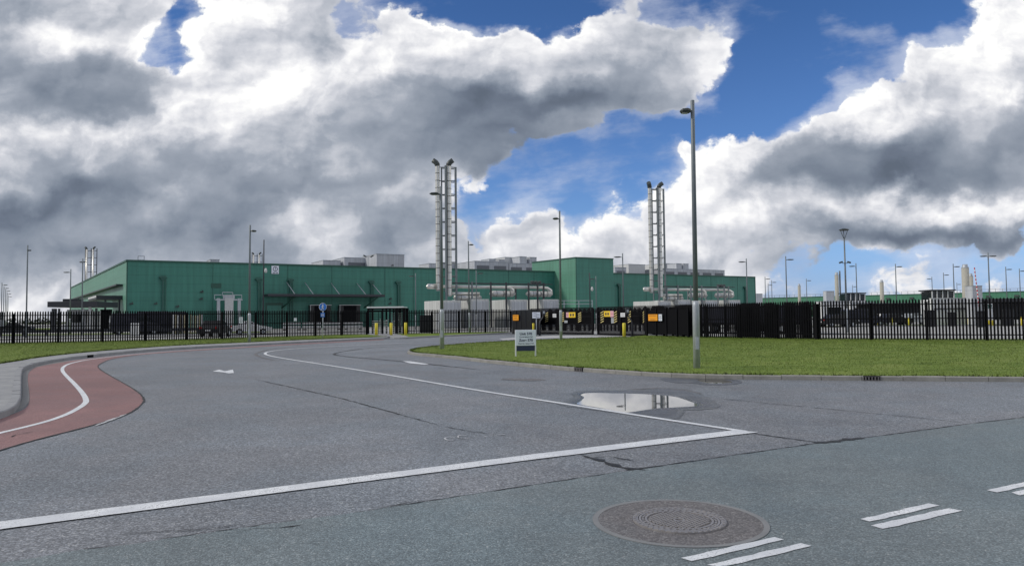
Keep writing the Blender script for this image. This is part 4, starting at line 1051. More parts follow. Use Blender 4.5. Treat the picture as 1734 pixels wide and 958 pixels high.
rim = MB(); rim.tube([cz_+Vector((math.cos(t*math.pi/16)*.275, -.035, math.sin(t*math.pi/16)*.275)) for t in range(33)], .015, 5, cap=False); rim.build('rim', 'white_paint', e, og)
MB().box((p.x+.03, p.y-.05, z2), (.30, .03, .32), 0, 0, .005).build('plate', 'sign_blue', e, og)
MB().box((p.x+.03, p.y-.068, z2+.03), (.22, .01, .05)).box((p.x+.03, p.y-.068, z2-.06), (.22, .01, .04)).build('text_line', 'white_paint', e, og)

# ================================================================ UNIT 570 BOARD
pL, pR = gp(874.6, 603.6, .10), gp(905.4, 601.6, .10)
cB = (pL+pR)/2; ang = .14; ex = Vector((math.cos(ang), math.sin(ang), 0)); nx = Vector((ex.y, -ex.x, 0))
Wd = .80; zt_ = zat(890, 558.3, cB.y); zm = zat(890, 584.8, cB.y); zb_ = zat(890, 594, cB.y); og = (cB.x, cB.y, .1)
e = empty('unit_sign', og, 'white and navy board reading Unit 570 and Zone 570 on two legs in the lawn', 'sign board', None)
def bb_(u, v, z, s): return (cB+ex*u+nx*v+Vector((0, 0, z-cB.z)), s)
c_, s_ = bb_(0, 0, (zt_+zm)/2, (Wd, .075, zt_-zm)); MB().box(c_, s_, ang, 0, .008).build('panel', 'sign_white', e, og)
c_, s_ = bb_(0, 0, (zm+zb_)/2-.001, (Wd-.05, .06, zm-zb_-.004)); MB().box(c_, s_, ang, 0, .004).build('lower_panel', 'navy', e, og)
for u in (-1, 1):
    c_, s_ = bb_(u*(Wd/2-.02), 0, (zm+.02)/2, (.05, .07, zm-.02)); MB().box(c_, s_, ang, 0, .006).build('leg', 'white_paint', e, og)
H_ = zt_-zm
for body, sz, zf, bo in (('Unit 570', .135, .745, .004), ('General Agriport Hall', .058, .555, .0015), ('Zone 570', .135, .335, .004), ('Datacenter Agriport Hall', .058, .13, .0015)):
    c_, _ = bb_(.01, .040, zm+H_*zf, None); text(body, sz, c_, ex, (0, 0, 1), 'navy', e, 'lettering', og, bold=bo)

# ================================================================ STREET LAMPS
def lamp(px, py, ytop, label, arms='L', z=0., Y=None, H=None, yarm=None, r=1., group='tall slim street lamps', lean=0., armlen=.95, mt='galvanised', pxtop=None):
    if Y is None: p = gp(px, py, z); Y = p.y
    else: p = base(px, Y, z)
    zt = zat(px, ytop, Y) if H is None else H
    pt_ = pt(pxtop if pxtop is not None else px, ytop, Y); lx = (pt_.x-p.x) if pxtop is not None else 0
    lx = max(-.25, min(.25, lx))
    og = (p.x, p.y, z); e = empty('street_lamp', og, label, 'street lamp', group)
    def at(h): return Vector((p.x+lx*(h-z)/(zt-z), p.y, h))
    rb = .095*r
    MB().tube([at(z-.02), at(z+1.75), at(z+1.8), at(z+1.9)], [rb, rb, rb*.98, rb*.74], 16).build('base_section', mt, e, og)
    MB().tube([at(z+1.85), at(zt-.01), at(zt)], [rb*.72, rb*.58, rb*.5], 14).build('shaft', 'pole_grey' if mt == 'galvanised' else mt, e, og)
    MB().box(at(z+.7)+Vector((0, -rb*.96, 0)), (.09*r, .02, .34), 0, 0, .004).build('service_door', mt, e, og)
    za = zat(px, yarm, Y) if yarm else zt-.42
    for s in {'L': (-1,), 'R': (1,), 'D': (-1, 1), 'N': ()}[arms]:
        a = at(za); k = armlen
        MB().tube([a, a+Vector((s*k*.35, 0, .03))], .03*r, 8).build('arm', 'pole_grey', e, og)
        h = MB(); x0, x1 = s*k*.22, s*k
        pr = [(x0, .10, .045), (x0+(x1-x0)*.3, .16, .06), (x0+(x1-x0)*.8, .14, .05), (x1, .05, .02)]
        rings = [[a+Vector((x, y, zz+.03)) for (y, zz) in ((-w, 0), (-w*.8, t), (w*.8, t), (w, 0), (w*.7, -t), (-w*.7, -t))] for x, w, t in pr]
        vs = [v for rg in rings for v in rg]; fs = [(i*6+j, i*6+(j+1) % 6, (i+1)*6+(j+1) % 6, (i+1)*6+j) for i in range(3) for j in range(6)]+[tuple(range(6)), tuple(range(18, 24))]
        h.add(vs, fs); hd = h.build('lamp_head', 'lamp_dark', e, og)
        MB().box(a+Vector((s*k*.62, 0, -.032)), (k*.4, .14, .012)).build('lens', 'off_white', hd, og)
    return e
lamp(1180, 623, 170, 'tall grey street lamp on the right lawn, nearest and tallest in the photo', 'L', .10, yarm=190, pxtop=1172.5, armlen=.36, r=1.02)
lamp(748.5, 590.3, 316, 'grey street lamp on the lawn tip, standing in front of the central flues', 'L', .10, yarm=329, r=1.15, armlen=.55, pxtop=746.5)
lamp(950, 575, 357, 'grey street lamp by the lawn edge between the board and the gates', 'L', .10, yarm=371, armlen=.45, pxtop=947.5)
lamp(795, 563.6, 408, 'grey street lamp in front of the middle fence, right of the central flues', 'R', .12, yarm=415, armlen=.5, pxtop=793)
lamp(422, 579, 381, 'grey street lamp in the left lawn in front of the hall', 'R', .12, yarm=392, armlen=.42, pxtop=423.5)
e = lamp(44, 572, 415, 'grey mast with small camera at the far left, behind the fence', 'N', .05, pxtop=47, armlen=.3, mt='pole_grey', group='camera masts'); e['category'] = 'mast'; e.name = 'camera_mast'
def camera_dome(e, px, py, dx=.25):
    og = e.location; z = zat(px, py, og.y)
    MB().box((og.x+dx/2, og.y, z+.3), (abs(dx), .05, .05)).build('bracket', 'pole_grey', e, tuple(og))
    MB().tube([(og.x+dx, og.y, z+.3), (og.x+dx, og.y, z+.1), (og.x+dx, og.y, z-.05), (og.x+dx, og.y, z-.18)], [.07, .14, .15, .06], 12).build('camera_dome', 'off_white', e, tuple(og))
MB().box((e.location.x+.15, e.location.y, zat(47, 424, e.location.y)), (.35, .12, .12), 0, 0, .02).build('camera_head', 'lamp_dark', e, tuple(e.location))
e = lamp(445.5, 0, 406, 'slim dark mast with a white dome camera left of the square wall sign', 'N', .05, Y=76, group='camera masts', mt='dark_steel', pxtop=447); e['category'] = 'mast'; e.name = 'camera_mast'; camera_dome(e, 448, 459)
e = lamp(999.5, 0, 462, 'slim dark mast with dome camera in front of the raised green block', 'N', .05, Y=84, group='camera masts', mt='dark_steel'); e['category'] = 'mast'; e.name = 'camera_mast'; camera_dome(e, 1001, 490); 
def lampH(px, yt, arms, label, H=8., **k):
    Y = (H-1.6)*FPX/(hy(px)-yt); return lamp(px, 0, yt, label, arms, .05, Y=Y, H=H, armlen=k.pop('armlen', .9), **k)
lampH(1010, 467, 'L', 'slim street lamp directly in front of the raised green block', H=7)
lampH(118.5, 455, 'L', 'slim street lamp left of the distant flues, arm to the left')
lampH(138.5, 437, 'D', 'slim dark mast just left of the distant flues, with a short crossbar', armlen=.35, H=8.5, mt='pole_grey')
lampH(704, 462, 'L', 'pale slim street lamp in front of the hall left of the central flues', H=7.5)
lampH(807, 457, 'R', 'pale slim street lamp behind the exhaust pipes right of the central flues', H=7.5)
lampH(1056, 428, 'L', 'slim street lamp between the raised green block and the right flues')
lampH(1266, 437, 'L', 'slim street lamp in front of the right end of the hall')
lampH(1333, 433, 'R', 'slim street lamp right of the hall, first tall one from the hall end')
lampH(1297, 468, 'R', 'distant slim street lamp just right of the hall end, tallest of three together')
lampH(1302, 479, 'R', 'distant slim street lamp just right of the hall end, shortest of three together')
lampH(1308, 474, 'R', 'distant slim street lamp just right of the hall end, right one of three together')
lampH(1367, 471, 'R', 'distant slim street lamp between the first beige stack and the beige stack pair')
lampH(1452, 445, 'L', 'slim street lamp right of the round topped lamp, arm to the left')
lampH(1445, 482, 'R', 'far tiny street lamp close right of the round topped lamp')
lampH(1519, 446, 'R', 'slim street lamp midway between the round topped lamp and the big beige stack')
lampH(1580, 468, 'L', 'distant slim street lamp over the left edge of the larger guard booth')
lampH(1600, 461, 'R', 'distant slim street lamp over the middle of the larger guard booth')
lampH(1617, 446, 'R', 'slim street lamp over the right edge of the larger guard booth')
lampH(1622, 478, 'R', 'far tiny street lamp just left of the big beige stack')
lampH(1677, 427, 'D', 'slim street lamp with two arms right of the red and white barrier')
lampH(1706, 451, 'R', 'slim street lamp right of the two armed lamp')
lampH(1729, 454, 'R', 'slim street lamp at the right edge of the photo')
for i, (x, y) in enumerate(((2, 478), (5.5, 484), (8.5, 489), (11, 494), (13, 499))):
    lampH(x, y, 'R', 'far slim street lamp in the row at the left edge, '+('first and tallest', 'second', 'third', 'fourth', 'fifth and smallest')[i]+' of them')
# post top lamp
Y = 60.; p = base(1433.5, Y, .05); og = (p.x, p.y, .05); e = empty('post_top_lamp', og, 'street lamp with a round dish head on a V bracket and two cameras', 'street lamp')
zt = zat(1427, 404, Y); zh = zat(1427, 389.5, Y)
def at_(h): return Vector((p.x, p.y, h))
MB().tube([at_(.03), at_(1.8), at_(2.0)], [.10, .10, .08], 14).build('base_section', 'galvanised', e, og)
MB().tube([at_(1.95), at_(zt)], [.078, .055], 14).build('shaft', 'pole_grey', e, og)
v_ = MB(); 
for s in (-1, 0, 1): v_.tube([at_(zt-.1), at_(zh-.02)+Vector((s*.3, .1 if s == 0 else 0, 0))], .022, 6)
v_.build('bracket', 'lamp_dark', e, og)
MB().tube([at_(zh-.05), at_(zh), at_(zh+.05), at_(zh+.13)], [.30, .41, .36, .12], 20).build('lamp_head', 'lamp_dark', e, og)
za = zat(1429, 444.5, Y)
for s in (-1, 1):
    MB().tube([at_(za-.05), at_(za-.05)+Vector((s*.22, 0, 0))], .025, 6).build('camera_arm', 'lamp_dark', e, og)
    MB().box(at_(za+.02)+Vector((s*.33, 0, 0)), (.30, .15, .13), 0, 0, .03, Matrix.Rotation(s*.3, 3, 'Y')).build('camera_head', 'lamp_dark', e, og)

# ================================================================ TURNSTILE
a = F1[-1].copy(); b = F2[0].copy(); t = (b-a).normalized(); n = Vector((-t.y, t.x, 0)); L = (b-a).length; og = (a.x, a.y, .1); an = math.atan2(t.y, t.x)
e = empty('turnstile', og, 'black full height turnstile cage with a pale corrugated roof between the fences', 'turnstile')
fr = MB(); HT_ = 2.45
for u in (.03, .42, .62, .8, 1.): 
    for v in (0, 1.7): fr.box(a+t*L*u+n*v+Vector((0, 0, HT_/2)), (.14 if u not in (.8, 1.) else .28, .12, HT_-.1), an)
for z in (2.15, 2.35): fr.box((a+b)/2+Vector((0, 0, z)), (L, .14, .14), an); fr.box((a+b)/2+n*1.7+Vector((0, 0, z)), (L, .1, .1), an)
for k in range(13): fr.box(a+t*L*.23+Vector((0, 0, .15+.16*k)), (L*.38, .03, .035), an)
for u in (.1, .25, .33): fr.box(a+t*L*u+n*.9+Vector((0, 0, 1.1)), (.04, .04, 2.1), an)
fr.build('cage', 'fence_black', e, og)
bz = MB()
for k in range(7): bz.box(a+t*L*.27+n*1.3+Vector((0, 0, .25+.16*k)), (L*.44, .04, .07), an)
bz.box(a+t*L*.27+n*1.33+Vector((0, 0, .75)), (.06, .04, 1.4), an)
bz.build('barrier_arms', 'off_white', e, og)
rt = MB(); cr = a+t*L*.52+n*.85
for k in range(12):
    z = 0; cc3 = a+t*(L*.52)+n*(.05+k*.14)
    rt.box(cc3+Vector((0, 0, 2.46+(k % 2)*.02)), (L*.98, .14, .05), an)
rf = rt.build('roof', 'white_gloss', e, og)
fl_ = MB(); 
for k in range(10): fl_.box(a+t*L*(.04+.1*k)-n*.03+Vector((0, 0, 2.47)), (L*.101, .05, .16), an)
fl_.build('roof_edge', 'white_gloss', e, og)
ro = MB(); cx = a+t*L*.72+n*.9
ro.tube([cx+Vector((0, 0, .05)), cx+Vector((0, 0, 2.2))], .05, 10)
for k in range(10):
    for q in range(3): w_ = q*2.094+.5; ro.tube([cx+Vector((0, 0, .2+.19*k)), cx+Vector((math.cos(w_)*.75, math.sin(w_)*.75, .2+.19*k))], .028, 5)
ro.build('rotor', 'galvanised', e, og)
MB().tube([a+t*L*.3+n*.2+Vector((0, 0, 1.0)), a+t*L*.62+n*.2+Vector((0, 0, 1.42))], .035, 6).tube([a+t*L*.64+n*.2+Vector((0, 0, 1.1)), a+t*L*.86+n*.2+Vector((0, 0, 1.35))], .035, 6).build('handrail', 'off_white', e, og)

# ================================================================ LEFT YARD
def boxes(name, label, cat, parts, og, group=None, rz=0.):
    e = empty(name, og, label, cat, group, rz)
    for nm, m, L in parts:
        mb = MB()
        for c, s in L: mb.box(c, s, 0, 0, min(.03, min(s)*.2))
        mb.build(nm, m, e)
    return e
# visitor pavilion
p = base(92, 106, .05); fa2 = -.0
pv_ = boxes('entrance_pavilion', 'dark flat roofed entrance pavilion with pale columns at the left end of the hall', 'pavilion', [
    ('roof', 'dark_steel', [((2.9, 2.5, 4.0), (6.6, 7.5, .8))]), ('roof_box', 'dark_steel', [((1.6, 2, 4.6), (2.0, 2, .45))]),
    ('wall', 'plant_grey', [((1.9, 3.6, 1.7), (3.6, .3, 3.2))]), ('wall', 'off_white', [((4.1, 3.0, 1.6), (1.8, .3, 2.9))]), ('back_wall', 'dark_void', [((5.2, 4.5, 1.7), (1.6, .3, 3.2))]),
    ('fascia', 'off_white', [((-.36, 2.5, 4.0), (.08, 7.3, .5))])], p, rz=.12)
for x, m, w_ in ((.25, 'dark_steel', .5), (.9, 'dark_steel', .22), (4.1, 'off_white', .26), (5.05, 'off_white', .3), (5.9, 'dark_steel', .25)):
    MB().box((x, -.6, 1.7), (w_, w_, 3.4 if x != 5.05 else 4.3)).build('column', m, pv_)
MB().box((1.6, 3.4, 2.0), (1.4, .06, 1.2)).build('window', 'dark_glass', pv_)
# vehicle builder
def car(px, Y, rz, label, col, van=False, L=4.4, Wc=1.78, Hc=1.45, z=.05, cat='car', name='parked_car'):
    p = base(px, Y, z); e = empty(name, p, label, cat, 'vehicles parked in the yard', rz)
    if van: prof = [(-L/2, .35), (-L/2, Hc*.55), (-L/2+.1, Hc*.97), (-L/2+.3, Hc), (L/2-1.7, Hc), (L/2-1.0, Hc*.58), (L/2-.15, Hc*.46), (L/2, Hc*.3), (L/2, .32)]
    else: prof = [(-L/2, .35), (-L/2, .78), (-L/2+.15, .92), (-L/2+.75, .98), (-L/2+1.3, Hc), (L/2-2.0, Hc), (L/2-1.2, .95), (L/2-.2, .78), (L/2, .6), (L/2, .32)]
    mb = MB(); n = len(prof); lay = []
    for y, s in ((-Wc/2, .94), (-Wc/2+.12, 1.), (Wc/2-.12, 1.), (Wc/2, .94)):
        lay.append([Vector((x*(1 if s == 1. else .985), y*(1. if z_ < 1. else .88), z_ if s == 1. else .35+(z_-.35)*.97)) for x, z_ in prof])
    vs = [v for l in lay for v in l]
    fs = [(i*n+j, i*n+(j+1) % n, (i+1)*n+(j+1) % n, (i+1)*n+j) for i in range(3) for j in range(n)]+[tuple(range(n)), tuple(range(3*n, 4*n))]
    mb.add(vs, fs); mb.build('body', col, e)
    for s in (-1, 1):
        w_ = MB(); y = s*(Wc/2*.955 if not van else Wc/2*.9)
        if van: w_.add([(L/2-1.75, y, Hc*.92), (L/2-1.15, y, Hc*.62), (L/2-2.5, y, Hc*.62), (L/2-2.5, y, Hc*.92)], [(0, 1, 2, 3)])
        else: w_.add([(-L/2+1.35, s*(Wc/2*.90), Hc-.08), (L/2-2.05, s*(Wc/2*.90), Hc-.08), (L/2-1.4, s*(Wc/2*.972), 1.0), (-L/2+.95, s*(Wc/2*.972), 1.0)], [(0, 1, 2, 3)])
        w_.build('side_window', 'dark_glass', e)
        for x in (-L/2+.8, L/2-.85):
            wh = MB().tube([(x, s*(Wc/2-.2), .32), (x, s*(Wc/2+.01), .32)], .32, 18, 0, True, False).build('wheel', 'rubber', e)
            MB().tube([(x, s*(Wc/2-.02), .32), (x, s*(Wc/2+.025), .32)], .19, 12, 0, True, False).build('rim', 'galvanised', wh)
        MB().box((L/2-.02, s*Wc*.34, .68), (.08, .32, .14), 0, 0, .02).build('headlight', 'white_gloss', e)
        MB().box((-L/2+.01, s*Wc*.38, .85), (.06, .2, .2), 0, 0, .02).build('tail_light', 'red_lens', e)
    x0 = -L/2; m = MB(); zz = (1.0, Hc-.06) if not van else (Hc*.58, Hc*.9)
    m.add([(x0+(.82 if not van else -.012), -Wc*.36, zz[0]), (x0+(.82 if not van else -.012), Wc*.36, zz[0]), (x0+(1.26 if not van else .07), Wc*.34, zz[1]), (x0+(1.26 if not van else .07), -Wc*.34, zz[1])], [(0, 1, 2, 3)]); m.build('rear_window', 'dark_glass', e)
    m = MB(); a_, b_2 = ((L/2-1.24, .99), (L/2-1.96, Hc-.04)) if not van else ((L/2-.98, Hc*.6), (L/2-1.66, Hc*.96))
    m.add([(a_[0]+.02, -Wc*.4, a_[1]), (a_[0]+.02, Wc*.4, a_[1]), (b_2[0]+.02, Wc*.36, b_2[1]), (b_2[0]+.02, -Wc*.36, b_2[1])], [(0, 1, 2, 3)]); m.build('windscreen', 'dark_glass', e)
    MB().box((-L/2-.02, 0, .62), (.03, .52, .13)).build('number_plate', 'white_paint', e)
    return e
car(121, 112, math.pi+.1, 'white car parked in front of the entrance pavilion', 'white_gloss')
car(365, 68.5, math.pi/2+.1, 'dark car seen from behind, close behind the left fence', 'black_paint', L=4.3, Hc=1.5)
car(426, 76, .35, 'small white car half hidden by the left lawn street lamp', 'white_gloss', L=3.9, Hc=1.4)
car(230, 84, .6, 'dark blue van parked near the left corner of the hall', 'container_blue', van=True, L=5.2, Wc=2., Hc=2.4, cat='van', name='parked_van')
car(30, 112, .2, 'dark car at the far left behind the camera mast', 'black_paint')
# guard rail
a = base(-40, 78, .05); b = base(335, 83, .05); t = (b-a).normalized(); og = tuple(a); e = empty('guard_rail', og, 'long low black vehicle guard rail behind the left fence', 'guard rail')
c = (a+b)/2; MB().box(c+Vector((0, 0, .55)), ((b-a).length, .08, .32), math.atan2(t.y, t.x)).build('rail', 'dark_steel', e, og)
for k in range(11): MB().box(a.lerp(b, k/10)+Vector((0, .1, .35)), (.14, .1, .7)).build('post', 'dark_steel', e, og)
def cont(px, Y, L, Wc, H, rz, label, m='container_blue', name='storage_container', cat='container', group='storage containers in the left yard'):
    e = empty(name, base(px, Y, .05), label, cat, group, rz)
    b = MB().box((0, 0, H/2+.1), (L, Wc, H-.2)); 
    for k in range(int(L/.3)): b.box((-L/2+.2+k*.3, -Wc/2-.02, H/2+.1), (.12, .05, H-.5))
    b.build('body', m, e)
    MB().box((0, 0, .08), (L+.04, Wc+.04, .16)).box((0, 0, H), (L+.04, Wc+.04, .14)).box((-L/2, -Wc/2, H/2), (.14, .14, H)).box((L/2, -Wc/2, H/2), (.14, .14, H)).build('frame', 'dark_steel', e)
    d = MB().box((L/2+.03, 0, H/2), (.04, Wc-.2, H-.4)).build('door', m, e); MB().box((L/2+.07, .1, H/2), (.03, .04, H-.5)).box((L/2+.07, -.1, H/2), (.03, .04, H-.5)).build('lock_bar', 'galvanised', d)
    return e
cont(258, 86, 3.0, 2.4, 2.55, .5, 'dark blue container behind the left fence, right of the dark van')
cont(288, 88, 3.2, 2.4, 2.5, .5, 'dark container behind the left fence with timber stacked on its right')
def stack(px, Y, n, label):
    e = empty('timber_stack', base(px, Y, .05), label, 'timber', 'upright timber behind the left fence'); rnd = random.Random(px)
    for k in range(n): MB().box((-.9+k*1.8/n, rnd.uniform(-.1, .1), 1.1), (.14, .1, 2.1+rnd.uniform(-.2, .2))).build('board', 'timber' if k % 2 else 'off_white', e)
stack(308, 84, 7, 'pale upright boards behind the left fence beside the dark container'); stack(332, 84, 7, 'pale upright boards behind the left fence left of the dark car')
# bollards and boxes near left corner
for px, lab in ((240, 'short yellow bollard behind the left fence, left of two'), (248, 'short yellow bollard behind the left fence, right of two')):
    bollard(px, 566, 1.0, lab, 0., .1)
boxes('utility_box', 'white utility box near the left corner of the hall', 'utility box', [('casing', 'white_paint', [((0, 0, .65), (.8, .5, 1.3))]), ('door', 'off_white', [((0, -.27, .65), (.66, .03, 1.1))])], base(229, 80, .05))
# grey loading frame in front of the hall
o = front(381)+NO*2.0; z1 = zat(381, 495, o.y)
ld = boxes('loading_frame', 'grey steel frame tower with louvred sheet in front of the hall', 'steel frame', [
    ('leg', 'galvanised', [((-1.5, 0, z1*.42), (.5, .4, z1*.84))]), ('leg', 'galvanised', [((1.7, 0, z1*.42), (.5, .4, z1*.84))]),
    ('louvre_sheet', 'off_white', [((.1, -.25, z1*.42), (1.35, .1, z1*.84))]+[((.1, -.33, .4+k*.34), (1.3, .06, .05)) for k in range(int(z1*.84/.34))]),
    ('crossbeam', 'galvanised', [((.1, -.1, z1*.80), (4.2, .3, .22))]),
    ('top_rail', 'galvanised', [((-.1, 0, z1), (1.6, .1, .12)), ((-.9, 0, z1*.95), (.1, .1, .6)), ((.7, 0, z1*.95), (.1, .1, .6)), ((-1.6, 0, z1*.93), (1.1, .1, .12)), ((1.5, 0, z1*.93), (1.3, .1, .12)), ((-2.1, 0, z1*.87), (.1, .1, .8)), ((2.1, 0, z1*.87), (.1, .1, .8))]),
    ('grille', 'plant_grey', [((.1, 0, z1*.88), (1.8, .2, .7))])], o, rz=fa)
# red-white style barriers by the dock
for i, (px, lab) in enumerate(((494, 'white plastic barrier in front of the dock doors, leftmost of four'), (528, 'white plastic barrier in front of the left dock door'), (562, 'white plastic barrier between the two dock doors'), (598, 'white plastic barrier in front of the right dock door'))):
    boxes('road_barrier', lab, 'barrier', [('board', 'white_paint', [((0, 0, .95), (2.6, .06, .28))]), ('board', 'white_paint', [((0, 0, .45), (2.6, .06, .28))]), ('foot', 'rubber', [((-1, 0, .08), (.25, .9, .14))]), ('foot', 'rubber', [((1, 0, .08), (.25, .9, .14))])], base(px, 104, .05), 'white barriers in front of the dock doors')
boxes('electrical_cabinet', 'black equipment cabinet behind the fence left of the central flues', 'cabinet', [('casing', 'black_paint', [((0, 0, .95), (1.25, .6, 1.7))]), ('door', 'dark_steel', [((-.3, -.31, .95), (.56, .03, 1.5))]), ('door', 'dark_steel', [((.3, -.31, .95), (.56, .03, 1.5))])], base(722.5, 72.5, .05))
boxes('handrail', 'grey tubular handrail on the platform left of the raised green block', 'handrail', [('rail', 'galvanised', [((0, 0, 3.9), (7, .08, .08)), ((0, 0, 3.4), (7, .08, .08))])]+[('post', 'galvanised', [((x, 0, 3.2), (.1, .1, 1.5))]) for x in (-3.4, -1.2, 1.2, 3.4)]+[('platform', 'plant_grey', [((0, 1, 1.2), (7, 2, 2.3))])], base(968, 112, .05), rz=.3)

# ================================================================ RIGHT BACKGROUND
# long distant green building
YA, YB = 390., 285.; a = base(1240, YA); b = base(1860, YB); H1 = zat(1700, 492.3, a.lerp(b, .8).y); H1 = 9.8
e = empty('distant_hall', tuple(a), 'very long distant green industrial building along the right horizon', 'hall'); og = tuple(a)
t = (b-a).normalized(); n = Vector((-t.y, t.x, 0)); an = math.atan2(t.y, t.x)
c = (a+b)/2+n*20; MB().box((c.x, c.y, H1/2), ((b-a).length, 40, H1), an).build('wall', 'far_green', e, og)
c = (a+b)/2-n*.1; MB().box((c.x, c.y, H1), ((b-a).length, .3, .3), an).build('roof_trim', 'green_trim', e, og)
rl = MB(); rl.box((c.x, c.y, H1+1.3), ((b-a).length, .1, .1), an); rl.box((c.x, c.y, H1+.75), ((b-a).length, .08, .08), an)
for k in range(60): q = a.lerp(b, k/59); rl.box((q.x, q.y, H1+.65), (.1, .1, 1.3))
rl.build('roof_railing', 'pole_grey', e, og)
for px in (1420, 1505, 1545, 1675, 1723): q = hit(px, a, t)-n*.5; MB().box((q.x, q.y, H1-1.8), (1.6, .8, .8), an, 0, .1).build('wall_lamp', 'lamp_dark', e, og)
for px0, px1, yt, lab in ((1281, 1292, 497.5, 'small pale plant box between the hall end and the distant building'), (1400, 1414, 493, 'pale grey box on the distant building left of the beige stack pair')):
    Y = 300.; p0 = base(px0, Y); p1 = base(px1, Y); H = zat(px0, yt, Y); L = (p1-p0).length
    boxes('plant_box', lab, 'plant box', [('casing', 'plant_grey', [((L/2, 1.5, H/2), (L, 3, H))]), ('lid', 'galvanised', [((L/2, 1.5, H+.05), (L+.2, 3.2, .15))])], p0)
def stackb(px, yt, Y, w_, label, twin=0):
    p = base(px, Y); H = zat(px, yt, Y); e = empty('beige_stack', p, label, 'chimney', 'beige stacks on the right horizon')
    MB().tube([(0, 0, 0), (0, 0, H*.93)], w_/2, 12).build('shaft', 'beige_stack', e)
    MB().tube([(0, 0, H*.93), (0, 0, H*.935), (0, 0, H*.97), (0, 0, H)], [w_*.5, w_*.52, w_*.36, w_*.36], 12).build('cap', 'galvanised', e)
    if twin: MB().tube([(w_*1.0, .3, 0), (w_*1.0, .3, H*1.03)], w_*.22, 8).build('side_pipe', 'pole_grey', e)
stackb(1354.5, 480.5, 260, 1.0, 'small beige stack, leftmost on the right horizon'); stackb(1418.5, 461, 220, 1.1, 'slim beige stack with a thin grey pipe left of the round topped lamp', 1)
stackb(1494.5, 474, 260, 1.3, 'short beige stack between the round topped lamp and the right guard booth'); stackb(1637, 447.5, 150, 1.35, 'big beige stack left of the red and white barrier'); stackb(1646, 463, 230, 1.3, 'smaller beige stack just behind the big beige one')
# guard booths
def booth(px0, px1, yt, Y, label, wall):
    p0 = base(px0, Y, .05); p1 = base(px1, Y, .05); H = zat(px0, yt, Y); L = (p1-p0).length; D = 2.6
    e = empty('guard_booth', p0, label, 'guard booth', 'white guard booths')
    MB().box((L/2, D/2, H*.36), (L, D, H*.72)).build('wall', 'white_paint', e)
    MB().box((L/2, D/2, H-.07), (L+.3, D+.3, .14)).build('roof', 'black_paint', e)
    MB().box((L/2, D/2, H*.84), (L-.16, D-.16, H*.24)).build('window', 'dark_glass', e)
    for k in (0, .22, .48, .72, 1): MB().box((.05+k*(L-.1), .0, H*.84), (.1, .1, H*.25)).build('mullion', 'white_paint', e)
    return e
booth(1579, 1617, 491, 92, 'larger white guard booth with dark window band, left of the big beige stack', 1)
booth(1434, 1466, 496, 125, 'smaller white guard booth with dark windows right of the round topped lamp', 1)
def wallw(px0, px1, y0, Y, label, m='white_paint', H=None, th=.4):
    p0 = base(px0, Y, .05); p1 = base(px1, Y, .05); H = zat(px0, y0, Y) if H is None else H; L = (p1-p0).length
    e = empty('site_cabin', p0, label, 'cabin', 'white cabins behind the right fence'); MB().box((L/2, 1.2, H/2+.15), (L, 2.4, H-.3)).build('wall', m, e)
    MB().box((L/2, 1.2, H), (L+.16, 2.56, .12)).build('roof', 'galvanised', e)
    k = max(1, int(L/2.2))
    for i in range(k): MB().box(((i+.5)*L/k, -.02, H*.58), (L/k*.62, .06, H*.34)).build('window', 'dark_glass', e)
    return e
wallw(1393, 1432, 511, 104, 'white site cabin with dark windows left of the round topped lamp post')
wallw(1440, 1480, 513, 108, 'white site cabin with dark windows just right of the round topped lamp post')
wallw(1492, 1540, 514, 106, 'white site cabin behind the slim lamp, left of the dark barrier box')
p0 = base(1576, 88, .05); p1 = base(1664, 86, .05); H = zat(1600, 506, 88); L = (p1-p0).length
e = empty('white_wall', p0, 'long plain white wall beneath the guard booth windows', 'wall'); MB().box((L/2, 0, H/2), (L, .35, H), 0, 0, .02).build('wall_panel', 'white_paint', e)
MB().box((L/2, -.2, H*.62), (L*.9, .06, .12)).build('dark_strip', 'dark_steel', e); MB().box((L/2, 0, H+.03), (L+.06, .42, .06)).build('coping', 'off_white', e)
p0 = base(1647.5, 84, .05); H = zat(1655, 485, 84)
boxes('service_tower', 'tall pale grey box behind the red and white barrier', 'service box', [('casing', 'plant_grey', [((.6, .7, H/2), (1.15, 1.4, H))]), ('lid', 'galvanised', [((.6, .7, H+.03), (1.2, 1.45, .06))]), ('door', 'off_white', [((.4, -.02, 1.1), (.7, .04, 2.0))])], p0)
# number board
p0 = base(1673, 80, .05); zc_ = zat(1673, 520, 80)
e = empty('number_board', p0, 'white board with green figures 532 right of the red and white barrier', 'sign')
MB().box((0, 0, zc_-.5), (1.0, .08, 1.9), 0, 0, .01).build('panel', 'white_paint', e); text('532', .62, (0, -.05, zc_), (1, 0, 0), (0, 0, 1), 'green_trim', e, 'lettering', bold=.02)
